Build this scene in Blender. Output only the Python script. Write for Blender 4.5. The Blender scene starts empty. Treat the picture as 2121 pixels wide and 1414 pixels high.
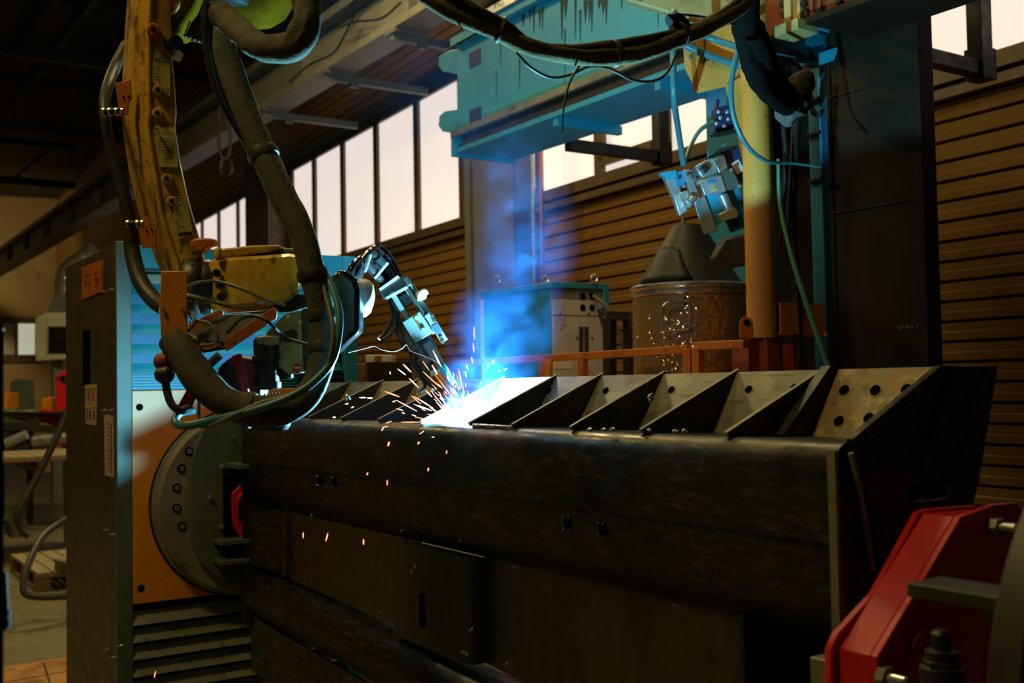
import bpy, bmesh, math, random
from mathutils import Vector as V, Matrix, noise as mnoise
random.seed(7)
SC = bpy.context.scene
COL = SC.collection

# ------------------------------------------------------------------ camera
F, CX, CY = 2250.0, 1060.5, 707.0            # focal length and centre in photo pixels (2121 x 1414)
def _cam_dir(px, py): return V((px-CX, -(py-CY), -F)).normalized()
_xa = -_cam_dir(-430, 822)
_ya = _cam_dir(4450, 734); _ya = (_ya-_xa*_ya.dot(_xa)).normalized()
_za = _xa.cross(_ya)
ROT = Matrix((_xa, _ya, _za))                # camera axes -> world axes
CAM = V((0, 0, 1.5))
cd = bpy.data.cameras.new('camera'); cam = bpy.data.objects.new('camera', cd); COL.objects.link(cam)
cam.matrix_world = Matrix.Translation(CAM) @ ROT.to_4x4()
cd.sensor_width = 36.0; cd.lens = F/2121*36; cd.clip_start = .05; cd.clip_end = 200
cd.dof.use_dof = True; cd.dof.focus_distance = 2.85; cd.dof.aperture_fstop = 4.5
SC.camera = cam

# ------------------------------------------------------------------ world, lights, exposure
SC.view_settings.view_transform = 'Standard'; SC.view_settings.look = 'None'
SC.view_settings.exposure = 0.0; SC.view_settings.gamma = 1.0; SC.view_settings.use_curve_mapping = False
SC.cycles.use_denoising = True
SC.cycles.max_bounces = 4; SC.cycles.diffuse_bounces = 2; SC.cycles.glossy_bounces = 2; SC.cycles.transparent_max_bounces = 8
SC.cycles.volume_bounces = 0; SC.cycles.volume_step_rate = 2.5
SC.cycles.sample_clamp_indirect = 3.0
SC.cycles.use_adaptive_sampling = True; SC.cycles.adaptive_threshold = .025
w = bpy.data.worlds.new('hall_air'); SC.world = w; w.use_nodes = True
w.node_tree.nodes['Background'].inputs[0].default_value = (1.0, .74, .36, 1)
w.node_tree.nodes['Background'].inputs[1].default_value = .015

def area(name, loc, aim, size, power, col):
    l = bpy.data.lights.new(name, 'AREA'); l.energy = power; l.color = col; l.shape = 'RECTANGLE'
    l.size, l.size_y = size
    o = bpy.data.objects.new(name, l); COL.objects.link(o)
    o.location = loc; o.rotation_euler = (V(aim)-V(loc)).to_track_quat('-Z', 'Y').to_euler()
    return o
area('unseen_hall_light', (-3.8, 2.2, 5.0), (-3.8, 1.9, 0), (.6, .6), 50, (1, .80, .34))
area('unseen_hall_light', (-8.5, 3.2, 6.4), (-8.5, 3.6, 0), (.7, .7), 140, (1, .76, .30))  # added fill for the middle of the side wall, source unseen
area('unseen_hall_light', (-2.3, -1.2, 5.2), (-2.3, .6, .8), (.6, .6), 68, (1, .74, .27))
area('unseen_hall_light', (-10, .6, 6.6), (-10, 1.2, 0), (1.0, 1.0), 150, (1, .80, .36))  # unseen light, brought closer to brighten the left background
area('unseen_hall_light', (-38, 2.0, 7.2), (-44, 2.0, 3), (1.2, 1.2), 420, (1, .76, .36))  # unseen light added to brighten the end wall
ARC = V((-2.425, 1.462, 1.410))
l = bpy.data.lights.new('arc_light', 'POINT'); l.energy = 270; l.color = (.20, .66, .97); l.shadow_soft_size = .005
arc_l = bpy.data.objects.new('arc_light', l); COL.objects.link(arc_l); arc_l.location = V((-2.425, 1.462, 1.4135))

# ------------------------------------------------------------------ helpers: photo ray -> point of the place
def ray(px, py): return ROT @ V(((px-CX)/F, -(py-CY)/F, -1.0))
def onX(px, py, v): r = ray(px, py); return CAM+r*((v-CAM.x)/r.x)
def onY(px, py, v): r = ray(px, py); return CAM+r*((v-CAM.y)/r.y)
def onZ(px, py, v): r = ray(px, py); return CAM+r*((v-CAM.z)/r.z)
def D(px, py, d): return CAM+ray(px, py)*d
FWD = (ROT @ V((0, 0, -1))); FH = V((FWD.x, FWD.y, 0)).normalized()
RT = ROT @ V((1, 0, 0)); UPV = ROT @ V((0, 1, 0))

# ------------------------------------------------------------------ helpers: objects
def thing(name, label, cat, loc=(0, 0, 0), group=None):
    o = bpy.data.objects.new(name, None); COL.objects.link(o); o.location = loc
    o.empty_display_size = .1
    o['label'] = label; o['category'] = cat
    if group: o['group'] = group
    return o
def tag(o, label=None, cat=None, group=None, kind=None):
    if label: o['label'] = label
    if cat: o['category'] = cat
    if group: o['group'] = group
    if kind: o['kind'] = kind
    return o
class MB:
    def __init__(s): s.b = bmesh.new()
    def face(s, vs):
        try: return s.b.faces.new(vs)
        except ValueError: return None
    def hexa(s, p):                       # 8 points: bottom loop 0-3, top loop 4-7
        v = [s.b.verts.new(q) for q in p]
        for f in ((3, 2, 1, 0), (4, 5, 6, 7), (0, 1, 5, 4), (1, 2, 6, 5), (2, 3, 7, 6), (3, 0, 4, 7)): s.face([v[i] for i in f])
        return s
    def box(s, a, b):
        (x0, y0, z0), (x1, y1, z1) = a, b
        return s.hexa([(x0, y0, z0), (x1, y0, z0), (x1, y1, z0), (x0, y1, z0), (x0, y0, z1), (x1, y0, z1), (x1, y1, z1), (x0, y1, z1)])
    def obox(s, c, ax, ay, az, hx, hy, hz):
        c = V(c); ax = V(ax).normalized(); ay = V(ay).normalized(); az = V(az).normalized()
        P = []
        for k in (-1, 1):
            for i, j in ((-1, -1), (1, -1), (1, 1), (-1, 1)): P.append(c+ax*hx*i+ay*hy*j+az*hz*k)
        return s.hexa(P)
    def bar(s, p, q, w_, h_, up=(0, 0, 1)):
        p, q = V(p), V(q); d = (q-p); L = d.length; d.normalize(); u = V(up)
        if abs(d.dot(u)) > .98: u = V((0, 1, 0))
        sd = d.cross(u).normalized(); u = sd.cross(d).normalized()
        return s.obox((p+q)/2, d, sd, u, L/2, w_/2*KS, h_/2*KS)
    def prism(s, pts, vec):
        vec = V(vec); a = [s.b.verts.new(p) for p in pts]; b = [s.b.verts.new(V(p)+vec) for p in pts]
        n = len(pts); s.face(a[::-1]); s.face(b)
        for i in range(n): s.face([a[i], a[(i+1) % n], b[(i+1) % n], b[i]])
        return s
    def loft(s, secs, caps=True):
        R = [[s.b.verts.new(p) for p in sec] for sec in secs]; n = len(R[0])
        for i in range(len(R)-1):
            for j in range(n): s.face([R[i][j], R[i][(j+1) % n], R[i+1][(j+1) % n], R[i+1][j]])
        if caps: s.face(R[0][::-1]); s.face(R[-1])
        return s
    def lathe(s, o, ax, prof, n=24, ref=None, hk=None):    # profile of (radius, height along axis)
        o = V(o); ax = V(ax).normalized(); r0 = V(ref) if ref else (V((0, 0, 1)) if abs(ax.z) < .9 else V((1, 0, 0)))
        e1 = ax.cross(r0).normalized(); e2 = ax.cross(e1); hk = KS if hk is None else hk
        secs = [[o+ax*h*hk+(e1*math.cos(2*math.pi*k/n)+e2*math.sin(2*math.pi*k/n))*max(r*KS, 1e-4) for k in range(n)] for r, h in prof]
        return s.loft(secs)
    def cyl(s, p, q, r, n=16):
        p, q = V(p), V(q); return s.lathe(p, q-p, [(r, 0), (r, (q-p).length)], n, hk=1.0)
    def tube(s, pts, r, n=10, wr=0.0, seed=0, fold=9.0, absr=False):
        P = [V(p) for p in pts]; secs = []; N = len(P)
        t0 = (P[1]-P[0]).normalized(); e = t0.orthogonal().normalized()
        L = 0
        for i in range(N):
            t = (P[min(i+1, N-1)]-P[max(i-1, 0)]).normalized()
            e = (e-t*e.dot(t)).normalized(); f = t.cross(e)
            if i: L += (P[i]-P[i-1]).length
            rr = r[i] if isinstance(r, (list, tuple)) else r
            ring = []
            for k in range(n):
                a = 2*math.pi*k/n; m = 1.0
                if wr:
                    m += wr*mnoise.noise(V((math.cos(a)*1.1+seed, math.sin(a)*1.1, L*fold)))+wr*.6*mnoise.noise(V((math.cos(a)*2.2, seed+math.sin(a)*2.2, L*fold*2.6)))
                ring.append(P[i]+(e*math.cos(a)+f*math.sin(a))*rr*m*(1.0 if absr else KS))
            secs.append(ring)
        return s.loft(secs)
    def ball(s, c, r, n=10):
        bmesh.ops.create_icosphere(s.b, subdivisions=2 if n > 8 else 1, radius=r*KS, matrix=Matrix.Translation(V(c))); return s
    def build(s, name, mat, parent=None, bev=0, ang=38, kind=None, seg=2):
        b = s.b; bmesh.ops.recalc_face_normals(b, faces=b.faces); b.normal_update()
        ca = math.radians(ang)
        for f in b.faces: f.smooth = True
        for e in b.edges:
            if len(e.link_faces) == 2 and e.calc_face_angle(0) > ca: e.smooth = False
        me = bpy.data.meshes.new(name); b.to_mesh(me); b.free(); me.materials.append(M[mat] if isinstance(mat, str) else mat)
        o = bpy.data.objects.new(name, me); COL.objects.link(o)
        if parent is not None:
            o.parent = parent
            if parent.type == 'EMPTY': o.matrix_parent_inverse = Matrix.Translation(-V(parent.location))
        if bev:
            m = o.modifiers.new('bevel', 'BEVEL'); m.width = bev; m.segments = seg; m.limit_method = 'ANGLE'; m.angle_limit = math.radians(40)
            m.harden_normals = False
        if kind: o['kind'] = kind
        return o
def spline(pts, n=8):                        # smooth path through control points (tuples of any length)
    P = [V(p) for p in pts]; P = [P[0]*2-P[1]]+P+[P[-1]*2-P[-2]]; out = []
    for i in range(1, len(P)-2):
        a, b, c, d = P[i-1], P[i], P[i+1], P[i+2]
        for k in range(n):
            t = k/n
            out.append(.5*((2*b)+(c-a)*t+(2*a-5*b+4*c-d)*t*t+(3*b-a-3*c+d)*t*t*t))
    out.append(P[-2]); return out
def hpath(pts, n=8): return spline([D(x, y, d) for x, y, d in pts], n)
KS = 1.0                                     # size factor for parts built while it is set
def px2m(px, d): return px*d/F*KS
def fplate(outline, d, th, dirv=None):       # polygon seen in the photo at depth d, extruded away from the viewer by a real thickness
    pts = [D(x, y, d) for x, y in outline]; v = (dirv or FWD)*th*KS
    return MB().prism(pts, v)
def ibox(cx, cy, d, ln, wd, th, ang):        # box whose long axis is turned by ang degrees (clockwise from image right), size in metres
    a = math.radians(ang); ax = RT*math.cos(a)-UPV*math.sin(a); ay = RT*math.sin(a)+UPV*math.cos(a)
    return MB().obox(D(cx, cy, d), ax, ay, FWD, ln/2, wd/2, th/2*KS)

# ------------------------------------------------------------------ materials
M = {}
def mk(name, c, rough=.5, metal=0.0, layers=(), bump=None, spec=.5, emit=None, estr=1.0, trans=0, rvar=0):
    m = bpy.data.materials.new(name); m.use_nodes = True; nt = m.node_tree; N = nt.nodes; L = nt.links
    p = N['Principled BSDF']; p.inputs['Roughness'].default_value = rough; p.inputs['Metallic'].default_value = metal
    p.inputs['Specular IOR Level'].default_value = spec
    tc = N.new('ShaderNodeTexCoord'); cur = None
    col = N.new('ShaderNodeRGB'); col.outputs[0].default_value = (*c, 1); cur = col.outputs[0]
    for c2, sc, lo, hi, st, amt in layers:
        mp = N.new('ShaderNodeMapping'); mp.inputs['Scale'].default_value = st; L.new(tc.outputs['Object'], mp.inputs[0])
        nz = N.new('ShaderNodeTexNoise'); nz.inputs['Scale'].default_value = sc; nz.inputs['Detail'].default_value = 4; nz.inputs['Roughness'].default_value = .65
        L.new(mp.outputs[0], nz.inputs['Vector'])
        mr = N.new('ShaderNodeMapRange'); mr.inputs[1].default_value = lo; mr.inputs[2].default_value = hi; mr.inputs[4].default_value = amt
        L.new(nz.outputs[0], mr.inputs[0])
        mx = N.new('ShaderNodeMix'); mx.data_type = 'RGBA'; mx.inputs[7].default_value = (*c2, 1)
        L.new(mr.outputs[0], mx.inputs[0]); L.new(cur, mx.inputs[6]); cur = mx.outputs[2]
    L.new(cur, p.inputs['Base Color'])
    if rvar:
        nz = N.new('ShaderNodeTexNoise'); nz.inputs['Scale'].default_value = 14; nz.inputs['Detail'].default_value = 2; L.new(tc.outputs['Object'], nz.inputs['Vector'])
        mr = N.new('ShaderNodeMapRange'); mr.inputs[3].default_value = max(.05, rough-rvar); mr.inputs[4].default_value = min(1, rough+rvar); mr.inputs[1].default_value = .3; mr.inputs[2].default_value = .7
        L.new(nz.outputs[0], mr.inputs[0]); L.new(mr.outputs[0], p.inputs['Roughness'])
    if bump:
        nz = N.new('ShaderNodeTexNoise'); nz.inputs['Scale'].default_value = bump[0]; nz.inputs['Detail'].default_value = 2; L.new(tc.outputs['Object'], nz.inputs['Vector'])
        bp = N.new('ShaderNodeBump'); bp.inputs['Strength'].default_value = bump[1]; bp.inputs['Distance'].default_value = bump[2] if len(bump) > 2 else .01
        L.new(nz.outputs[0], bp.inputs['Height']); L.new(bp.outputs[0], p.inputs['Normal'])
    if emit: p.inputs['Emission Color'].default_value = (*emit, 1); p.inputs['Emission Strength'].default_value = estr
    if trans: p.inputs['Transmission Weight'].default_value = trans
    m.cycles.emission_sampling = 'NONE' if name.startswith('spark') or not emit else 'AUTO'
    M[name] = m; return m
U = (1, 1, 1)
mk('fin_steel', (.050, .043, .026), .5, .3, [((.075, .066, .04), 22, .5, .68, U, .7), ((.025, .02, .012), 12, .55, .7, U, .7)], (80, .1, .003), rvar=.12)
mk('mill_steel', (.028, .022, .011), .42, .55, [((.085, .066, .034), 70, .50, .60, (.35, 1, 1.3), .8), ((.012, .011, .008), 9, .5, .68, (.3, 1, 1), .8), ((.16, .065, .012), 3.2, .60, .74, (.6, 1, 1), .7)], (60, .15, .004), rvar=.14)
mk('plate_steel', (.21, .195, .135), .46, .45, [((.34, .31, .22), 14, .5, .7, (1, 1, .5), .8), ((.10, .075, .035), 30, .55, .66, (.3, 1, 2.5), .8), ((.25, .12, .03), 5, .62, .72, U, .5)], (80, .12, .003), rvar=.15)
mk('rust_plate', (.17, .125, .05), .55, .35, [((.34, .28, .14), 22, .5, .66, U, .9), ((.30, .10, .015), 16, .52, .62, U, .9), ((.07, .05, .02), 40, .55, .68, U, .8)], (70, .2, .004))
mk('strip_steel', (.075, .062, .03), .42, .5, [((.05, .04, .02), 9, .45, .7, U, .8), ((.18, .16, .09), 60, .64, .72, U, .6)], rvar=.12)
mk('panel_steel', (.085, .064, .030), .34, .6, [((.15, .11, .05), 9, .45, .7, (1.6, 1, .5), .45), ((.03, .024, .014), 12, .5, .7, (1.2, 1, .5), .5)], (50, .08, .003), rvar=.12)
mk('weld_bead', (.55, .55, .52), .25, .9, [((.2, .18, .13), 60, .45, .6, U, .8)], (160, .6, .004))
mk('robot_yellow', (.52, .28, .022), .40, 0, [((.62, .36, .05), 9, .45, .7, U, .7), ((.05, .03, .008), 12, .54, .66, (1, 1, .6), .85), ((.04, .025, .008), 42, .56, .64, U, .7), ((.24, .10, .012), 18, .56, .70, (1, 1, .4), .7)], (90, .12, .003), rvar=.1)
mk('robot_yellow_shaded', (.10, .046, .002), .7, 0, [((.05, .024, .002), 14, .42, .64, U, .8)], spec=.0)  # robot yellow darkened to stand for shade from the arc
mk('robot_yellow_clean', (.68, .42, .03), .36, 0, [((.40, .22, .02), 13, .42, .66, U, .8), ((.05, .03, .01), 30, .60, .70, U, .85), ((.22, .11, .02), 22, .56, .7, (1, 1, .4), .7)], (60, .06, .003), rvar=.1)
mk('cream_yellow', (.55, .42, .16), .45, 0, [((.35, .25, .09), 8, .5, .7, U, .7), ((.06, .04, .02), 30, .62, .7, U, .8)])
mk('orange_paint', (.72, .25, .008), .42, 0, [((.60, .19, .006), 5, .4, .7, U, .8), ((.10, .045, .01), 55, .66, .72, U, .9)], (40, .05, .003))
mk('orange_steel', (.56, .15, .012), .5, 0, [((.36, .08, .008), 7, .45, .7, U, .8), ((.08, .035, .01), 30, .60, .70, U, .8), ((.66, .26, .03), 12, .6, .7, U, .5)], (60, .12, .003))
mk('post_paint', (.72, .36, .075), .42, 0, [((.62, .22, .014), 5, .45, .72, (1, 1, .35), .8), ((.20, .08, .014), 40, .63, .71, U, .8)], (50, .08, .002))
mk('red_oxide', (.30, .055, .012), .6, 0, [((.14, .03, .008), 9, .45, .7, U, .9), ((.42, .16, .05), 25, .62, .7, U, .6)], (40, .15, .004))
mk('red_paint', (.58, .016, .014), .38, 0, [((.42, .010, .010), 8, .45, .7, U, .7), ((.08, .02, .015), 26, .68, .74, U, .9)], (60, .06, .002))
mk('teal_paint', (.022, .33, .46), .48, 0, [((.015, .26, .40), 2.5, .4, .7, U, .8), ((.05, .37, .45), 8, .6, .75, U, .5)], (30, .05, .003))
mk('blue_paint', (.012, .21, .42), .5, 0, [((.008, .15, .36), 3, .4, .7, U, .8)])
mk('slat_teal', (.010, .22, .25), .5)
mk('slat_blue', (.004, .11, .22), .5)
mk('navy_paint', (.015, .03, .11), .4)
mk('stain_dark', (.035, .045, .03), .8)
mk('source_teal', (.02, .24, .30), .45, 0, [((.015, .18, .25), 5, .4, .7, U, .7)])
mk('grey_panel', (.50, .49, .42), .5, 0, [((.36, .34, .28), 6, .5, .7, U, .7), ((.14, .09, .04), 22, .68, .74, U, .8)])
mk('alu', (.62, .66, .64), .32, .7, [((.4, .44, .43), 20, .45, .7, U, .7)], rvar=.1)
mk('torch_metal', (.20, .25, .235), .38, .5, [((.13, .17, .16), 25, .45, .7, U, .7)], rvar=.1)
mk('zinc', (.60, .60, .56), .3, .85, [((.35, .33, .28), 18, .45, .7, U, .7)], rvar=.12)
mk('cover_steel', (.22, .205, .135), .38, .35, [((.32, .30, .20), 4, .4, .7, U, .8), ((.09, .08, .05), 9, .55, .7, U, .7)], rvar=.12)
mk('grey_green', (.085, .105, .075), .5, .1, [((.06, .075, .05), 6, .45, .7, U, .7), ((.3, .3, .22), 90, .70, .74, U, .7)], (60, .05, .002))
mk('olive_steel', (.042, .042, .022), .5, .2, [((.03, .028, .014), 8, .45, .7, U, .7)], rvar=.1)
mk('cabinet_brown', (.085, .058, .026), .42, .25, [((.06, .04, .018), 4, .45, .7, (1, 1, .5), .8), ((.14, .10, .05), 60, .68, .74, U, .6)], rvar=.1)
mk('dark_steel', (.03, .027, .02), .5, .5, [((.05, .042, .026), 9, .5, .7, U, .7)], rvar=.1)
mk('dark_panel', (.018, .011, .004), .6, .0, [((.024, .014, .005), 2.5, .45, .7, U, .8)], spec=.2)
mk('black', (.012, .011, .009), .45, 0, [((.03, .026, .018), 18, .55, .7, U, .7)])
mk('cloth_black', (.004, .0036, .003), .95, 0, bump=(120, .4, .004), spec=0)
mk('black_gloss', (.012, .013, .014), .16, 0, spec=.6)
mk('hood_black', (.011, .010, .008), .55, 0, [((.022, .019, .013), 18, .55, .7, U, .7)], spec=.22)
mk('hole_black', (.003, .003, .003), .9, spec=0)
mk('rubber', (.030, .027, .018), .5, 0, [((.055, .05, .03), 12, .5, .7, U, .7)], (80, .2, .003))
mk('sleeve', (.085, .075, .036), .85, 0, [((.05, .043, .02), 14, .45, .65, U, .8), ((.12, .105, .055), 40, .58, .7, U, .6)], (150, .4, .004))
mk('sleeve_dark', (.058, .05, .02), .8, 0, [((.03, .026, .014), 14, .45, .65, U, .8)], (150, .4, .004))
mk('canvas', (.17, .145, .065), .9, 0, [((.10, .085, .036), 14, .45, .65, U, .8), ((.22, .19, .09), 40, .58, .7, U, .6)], (150, .4, .004), spec=.1)
mk('hose_teal', (.04, .19, .22), .38)
mk('column_blue', (.012, .19, .34), .5, 0, [((.008, .14, .27), 2.5, .4, .7, U, .8)])
mk('hose_green', (.05, .20, .13), .4)
mk('hose_grey', (.13, .14, .09), .45)
mk('white_shell', (.78, .78, .72), .35, 0, [((.6, .58, .48), 5, .5, .7, U, .6)])
mk('label_yellow', (.62, .50, .14), .5, 0, [((.46, .35, .09), 10, .45, .7, U, .8)])
mk('label_pink', (.55, .40, .27), .6, 0, [((.42, .29, .18), 9, .45, .7, U, .7)])
mk('label_white', (.62, .60, .52), .6)
mk('print_dark', (.04, .03, .015), .7)
mk('print_red', (.45, .03, .03), .6)
mk('siding', (.25, .125, .02), .5, .1, [((.22, .11, .022), 1.3, .4, .7, (.5, 1, 3), .8), ((.15, .06, .018), .55, .56, .72, U, .8)], (20, .05, .004))
mk('siding_back', (.03, .02, .008), .8)
mk('frame_brown', (.10, .065, .03), .5, .2, [((.16, .10, .045), 5, .5, .7, U, .7)])
mk('column_grey', (.13, .14, .12), .55, .1, [((.09, .09, .07), 2, .45, .7, U, .7)])
mk('beam_grey', (.21, .20, .15), .55, .1, [((.14, .13, .09), 1.2, .4, .7, U, .8)])
mk('roof_dark', (.055, .045, .02), .8, 0, [((.035, .028, .012), 1.0, .4, .7, U, .8)])
mk('far_wall', (.30, .20, .075), .7, 0, [((.40, .29, .12), .5, .45, .65, U, .8), ((.12, .07, .03), .9, .58, .7, U, .7)])
mk('concrete', (.16, .135, .065), .55, 0, [((.11, .09, .04), .8, .4, .65, U, .8), ((.22, .19, .10), 6, .55, .7, U, .5)], (12, .1, .004), rvar=.15)
mk('rust_floor', (.42, .20, .04), .6, .2, [((.14, .06, .015), 3, .45, .62, U, .9)], (20, .2, .004))
mk('wood', (.27, .22, .12), .75, 0, [((.18, .14, .07), 6, .45, .7, (1, 8, 8), .8)], (30, .2, .004))
mk('wood_brown', (.20, .11, .045), .75, 0, [((.13, .07, .03), 6, .45, .7, (8, 1, 8), .8)])
mk('drum_board', (.34, .20, .06), .30, 0, [((.30, .19, .075), 3, .45, .7, (1, 1, .3), .7)], rvar=.1)
mk('heater_white', (.55, .54, .42), .5, 0, [((.4, .38, .28), 3, .5, .7, U, .7)])
mk('duct', (.75, .73, .62), .28, .9)
mk('green_board', (.055, .075, .055), .7)
mk('cloth_grey', (.06, .052, .04), .9, 0, [((.035, .03, .02), 12, .45, .65, U, .8)], (60, .5, .006), spec=.1)
mk('copper', (.55, .24, .10), .3, .9)
mk('lamp_grey', (.05, .046, .034), .45, .2, [((.05, .045, .03), 9, .5, .7, U, .7)])
# translucent window sheet, daylight behind it
mk('window_sheet', (.6, .55, .5), .6, emit=(1.0, .84, .76), estr=.84)
nt = M['window_sheet'].node_tree; p_ = nt.nodes['Principled BSDF']; tcn = nt.nodes.new('ShaderNodeTexCoord'); nzn = nt.nodes.new('ShaderNodeTexNoise'); nzn.inputs['Scale'].default_value = 1.1; nzn.inputs['Detail'].default_value = 3
cr = nt.nodes.new('ShaderNodeMix'); cr.data_type = 'RGBA'; cr.inputs[6].default_value = (1.0, .82, .72, 1); cr.inputs[7].default_value = (.94, .88, .86, 1)
nt.links.new(tcn.outputs['Object'], nzn.inputs['Vector']); nt.links.new(nzn.outputs[0], cr.inputs[0]); nt.links.new(cr.outputs[2], p_.inputs['Emission Color'])
mk('far_window', (.4, .42, .36), .6, emit=(.80, .80, .60), estr=.50)
mk('spark_hot', (1, .5, .3), .5, emit=(1.0, .26, .14), estr=2.6)
mk('spark_white', (1, 1, 1), .5, emit=(.5, .6, 1.0), estr=.7)
mk('arc_core', (1, 1, 1), .5, emit=(.75, .9, 1.0), estr=45)
# clear stretch film
m = mk('stretch_film', (.9, .88, .8), .12, 0, bump=(30, 1.0, .02)); nt = m.node_tree
tr = nt.nodes.new('ShaderNodeBsdfTransparent'); gl = nt.nodes.new('ShaderNodeBsdfGlossy'); gl.inputs['Roughness'].default_value = .10; gl.inputs[0].default_value = (.95, .9, .75, 1)
ms = nt.nodes.new('ShaderNodeMixShader'); ms.inputs[0].default_value = .32
bp_ = [n for n in nt.nodes if n.type == 'BUMP'][0]; nt.links.new(bp_.outputs[0], gl.inputs['Normal'])
nt.links.new(tr.outputs[0], ms.inputs[1]); nt.links.new(gl.outputs[0], ms.inputs[2]); nt.links.new(ms.outputs[0], nt.nodes['Material Output'].inputs[0])

def bolt(mb, p, ax, r, h, n=6): return mb.lathe(p, ax, [(r, 0), (r, h*.75), (r*.8, h)], n)
XP, XN, YN, YP, ZP = V((1, 0, 0)), V((-1, 0, 0)), V((0, -1, 0)), V((0, 1, 0)), V((0, 0, 1))

# ================================================================== THE HALL
bdir = ray(-230, 808); bdir.z = 0; bdir.normalize()          # along the side wall, away from the viewer
nrm = V((-bdir.y, bdir.x, 0)); nrm = nrm if nrm.y > 0 else -nrm
WD = 5.6
def WP(u, z, off=0.0): return bdir*u+nrm*(WD-off)+V((0, 0, z))    # point of the side wall, off = towards the room
def WU(px, py, off=0.0):
    r = ray(px, py); p = CAM+r*((WD-off-nrm.dot(CAM))/nrm.dot(r)); return bdir.dot(p), p.z
def wbox(mb, u0, u1, z0, z1, o0, o1):
    return mb.hexa([WP(u0, z0, o0), WP(u1, z0, o0), WP(u1, z0, o1), WP(u0, z0, o1), WP(u0, z1, o0), WP(u1, z1, o0), WP(u1, z1, o1), WP(u0, z1, o1)])
U0, U1 = 1.5, 45.0
fl = MB().box((-48, -7, -.1), (4, 9.5, 0)).build('floor', 'concrete'); tag(fl, 'grey brown concrete workshop floor', kind='structure')
wl = wbox(MB(), U0, U1, 0, 9.2, -.25, -.03).build('wall_right', 'siding_back'); tag(wl, 'side wall clad in brown horizontal siding', kind='structure')
PIT = .122
prof = [(.008, .004), (.010, .026), (.054, .034), (.062, .022), (.108, .030), (.114, .004)]
sm = MB()
secs = []
for u in (U0, U1): secs.append([WP(u, z, o) for z, o in prof]+[WP(u, .114, -.03), WP(u, .008, -.03)])
sm.loft(secs)
s0 = sm.build('siding_board', 'siding', wl)
for k in range(1, 72):
    o = s0.copy(); COL.objects.link(o); o.parent = wl; o.location.z = k*PIT
# windows: frame, mullions and panes
ZB, ZT = 3.36, 4.93
def window(n, us, label, zb=ZB, zt=ZT):
    r = MB(); fw = .05
    wbox(r, us[-1]-fw, us[0]+fw, zt, zt+.10, .03, .085); wbox(r, us[-1]-fw, us[0]+fw, zb-.10, zb, .03, .11)
    wf = r.build('window_%d' % n, 'frame_brown'); tag(wf, label, kind='structure')
    for i, u in enumerate(us):
        wbox(MB(), u-.065, u+.065, zb, zt, .03, .085).build('mullion', 'frame_brown', wf)
    for a, b in zip(us, us[1:]):
        wbox(MB(), b+.065, a-.065, zb, zt, .036, .046).build('pane', 'window_sheet', wf)
    return wf
window(1, [24.0, 22.26, 20.97, 19.64, 18.31], 'far strip of tall bright window panes above the cabinet')
window(2, [16.57, 15.52, 14.34, 13.13, 11.87, 10.68, 10.05], 'long strip of tall bright window panes left of the teal beam')
window(3, [9.06, 8.0, 7.05, 6.3, 5.6], 'bright window panes low behind the teal beam and wire feeder')
window(4, [4.62, 3.3, 2.0], 'wide bright window pane at the top right corner')
# inner wooden sash on window 3
r = MB(); a, z = WU(1262, 240)[0], 0
for (x0, x1, z0, z1) in ((7.93, 7.86, ZB+.1, ZT), (7.02, 6.95, ZB+.1, ZT), (7.93, 6.95, ZB+.06, ZB+.14)):
    wbox(r, x1, x0, z0, z1, .085, .13)
r.build('inner_sash', 'frame_brown', bpy.data.objects['window_3'])
# ledge under the windows and flashing above
t = wbox(MB(), U0, U1, ZB-.19, ZB-.13, .03, .10).build('trim_1', 'frame_brown'); tag(t, 'brown ledge running under the windows', kind='structure')
t = wbox(MB(), U0, U1, ZT+.12, ZT+.24, .03, .09).build('trim_2', 'column_grey'); tag(t, 'grey flashing running above the windows', kind='structure')
# wall columns
def column(u0, u1, off, label, mat='column_grey'):
    c = wbox(MB(), u0, u1, 0, 9, .03, off).build('wall_column', mat, bev=.01); tag(c, label, 'column', kind='structure')
    return c
c1 = column(9.10, 10.08, .32, 'wide steel wall column behind the rising smoke')
wbox(MB(), 9.10, 9.22, 0, 9, .32, .34).build('flange', 'column_grey', c1); wbox(MB(), 9.96, 10.08, 0, 9, .32, .36).build('flange', 'column_grey', c1)
c2 = column(16.75, 18.2, .35, 'dark steel wall column between the two far window strips', 'frame_brown')
wbox(MB(), 16.75, 16.9, 0, 9, .35, .40).build('flange', 'frame_brown', c2)
for px, lab in ((1104, 'left one of two thin conduit pipes on the smoky column'), (1121, 'right one of two thin conduit pipes on the smoky column')):
    u, _ = WU(px, 420, .40); o = MB().cyl(WP(u, .3, .40), WP(u, 6.2, .40), .022, 10).build('conduit_pipe', 'copper' if px > 1110 else 'zinc'); tag(o, lab, 'pipe', 'conduit pipes on the column')
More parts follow.
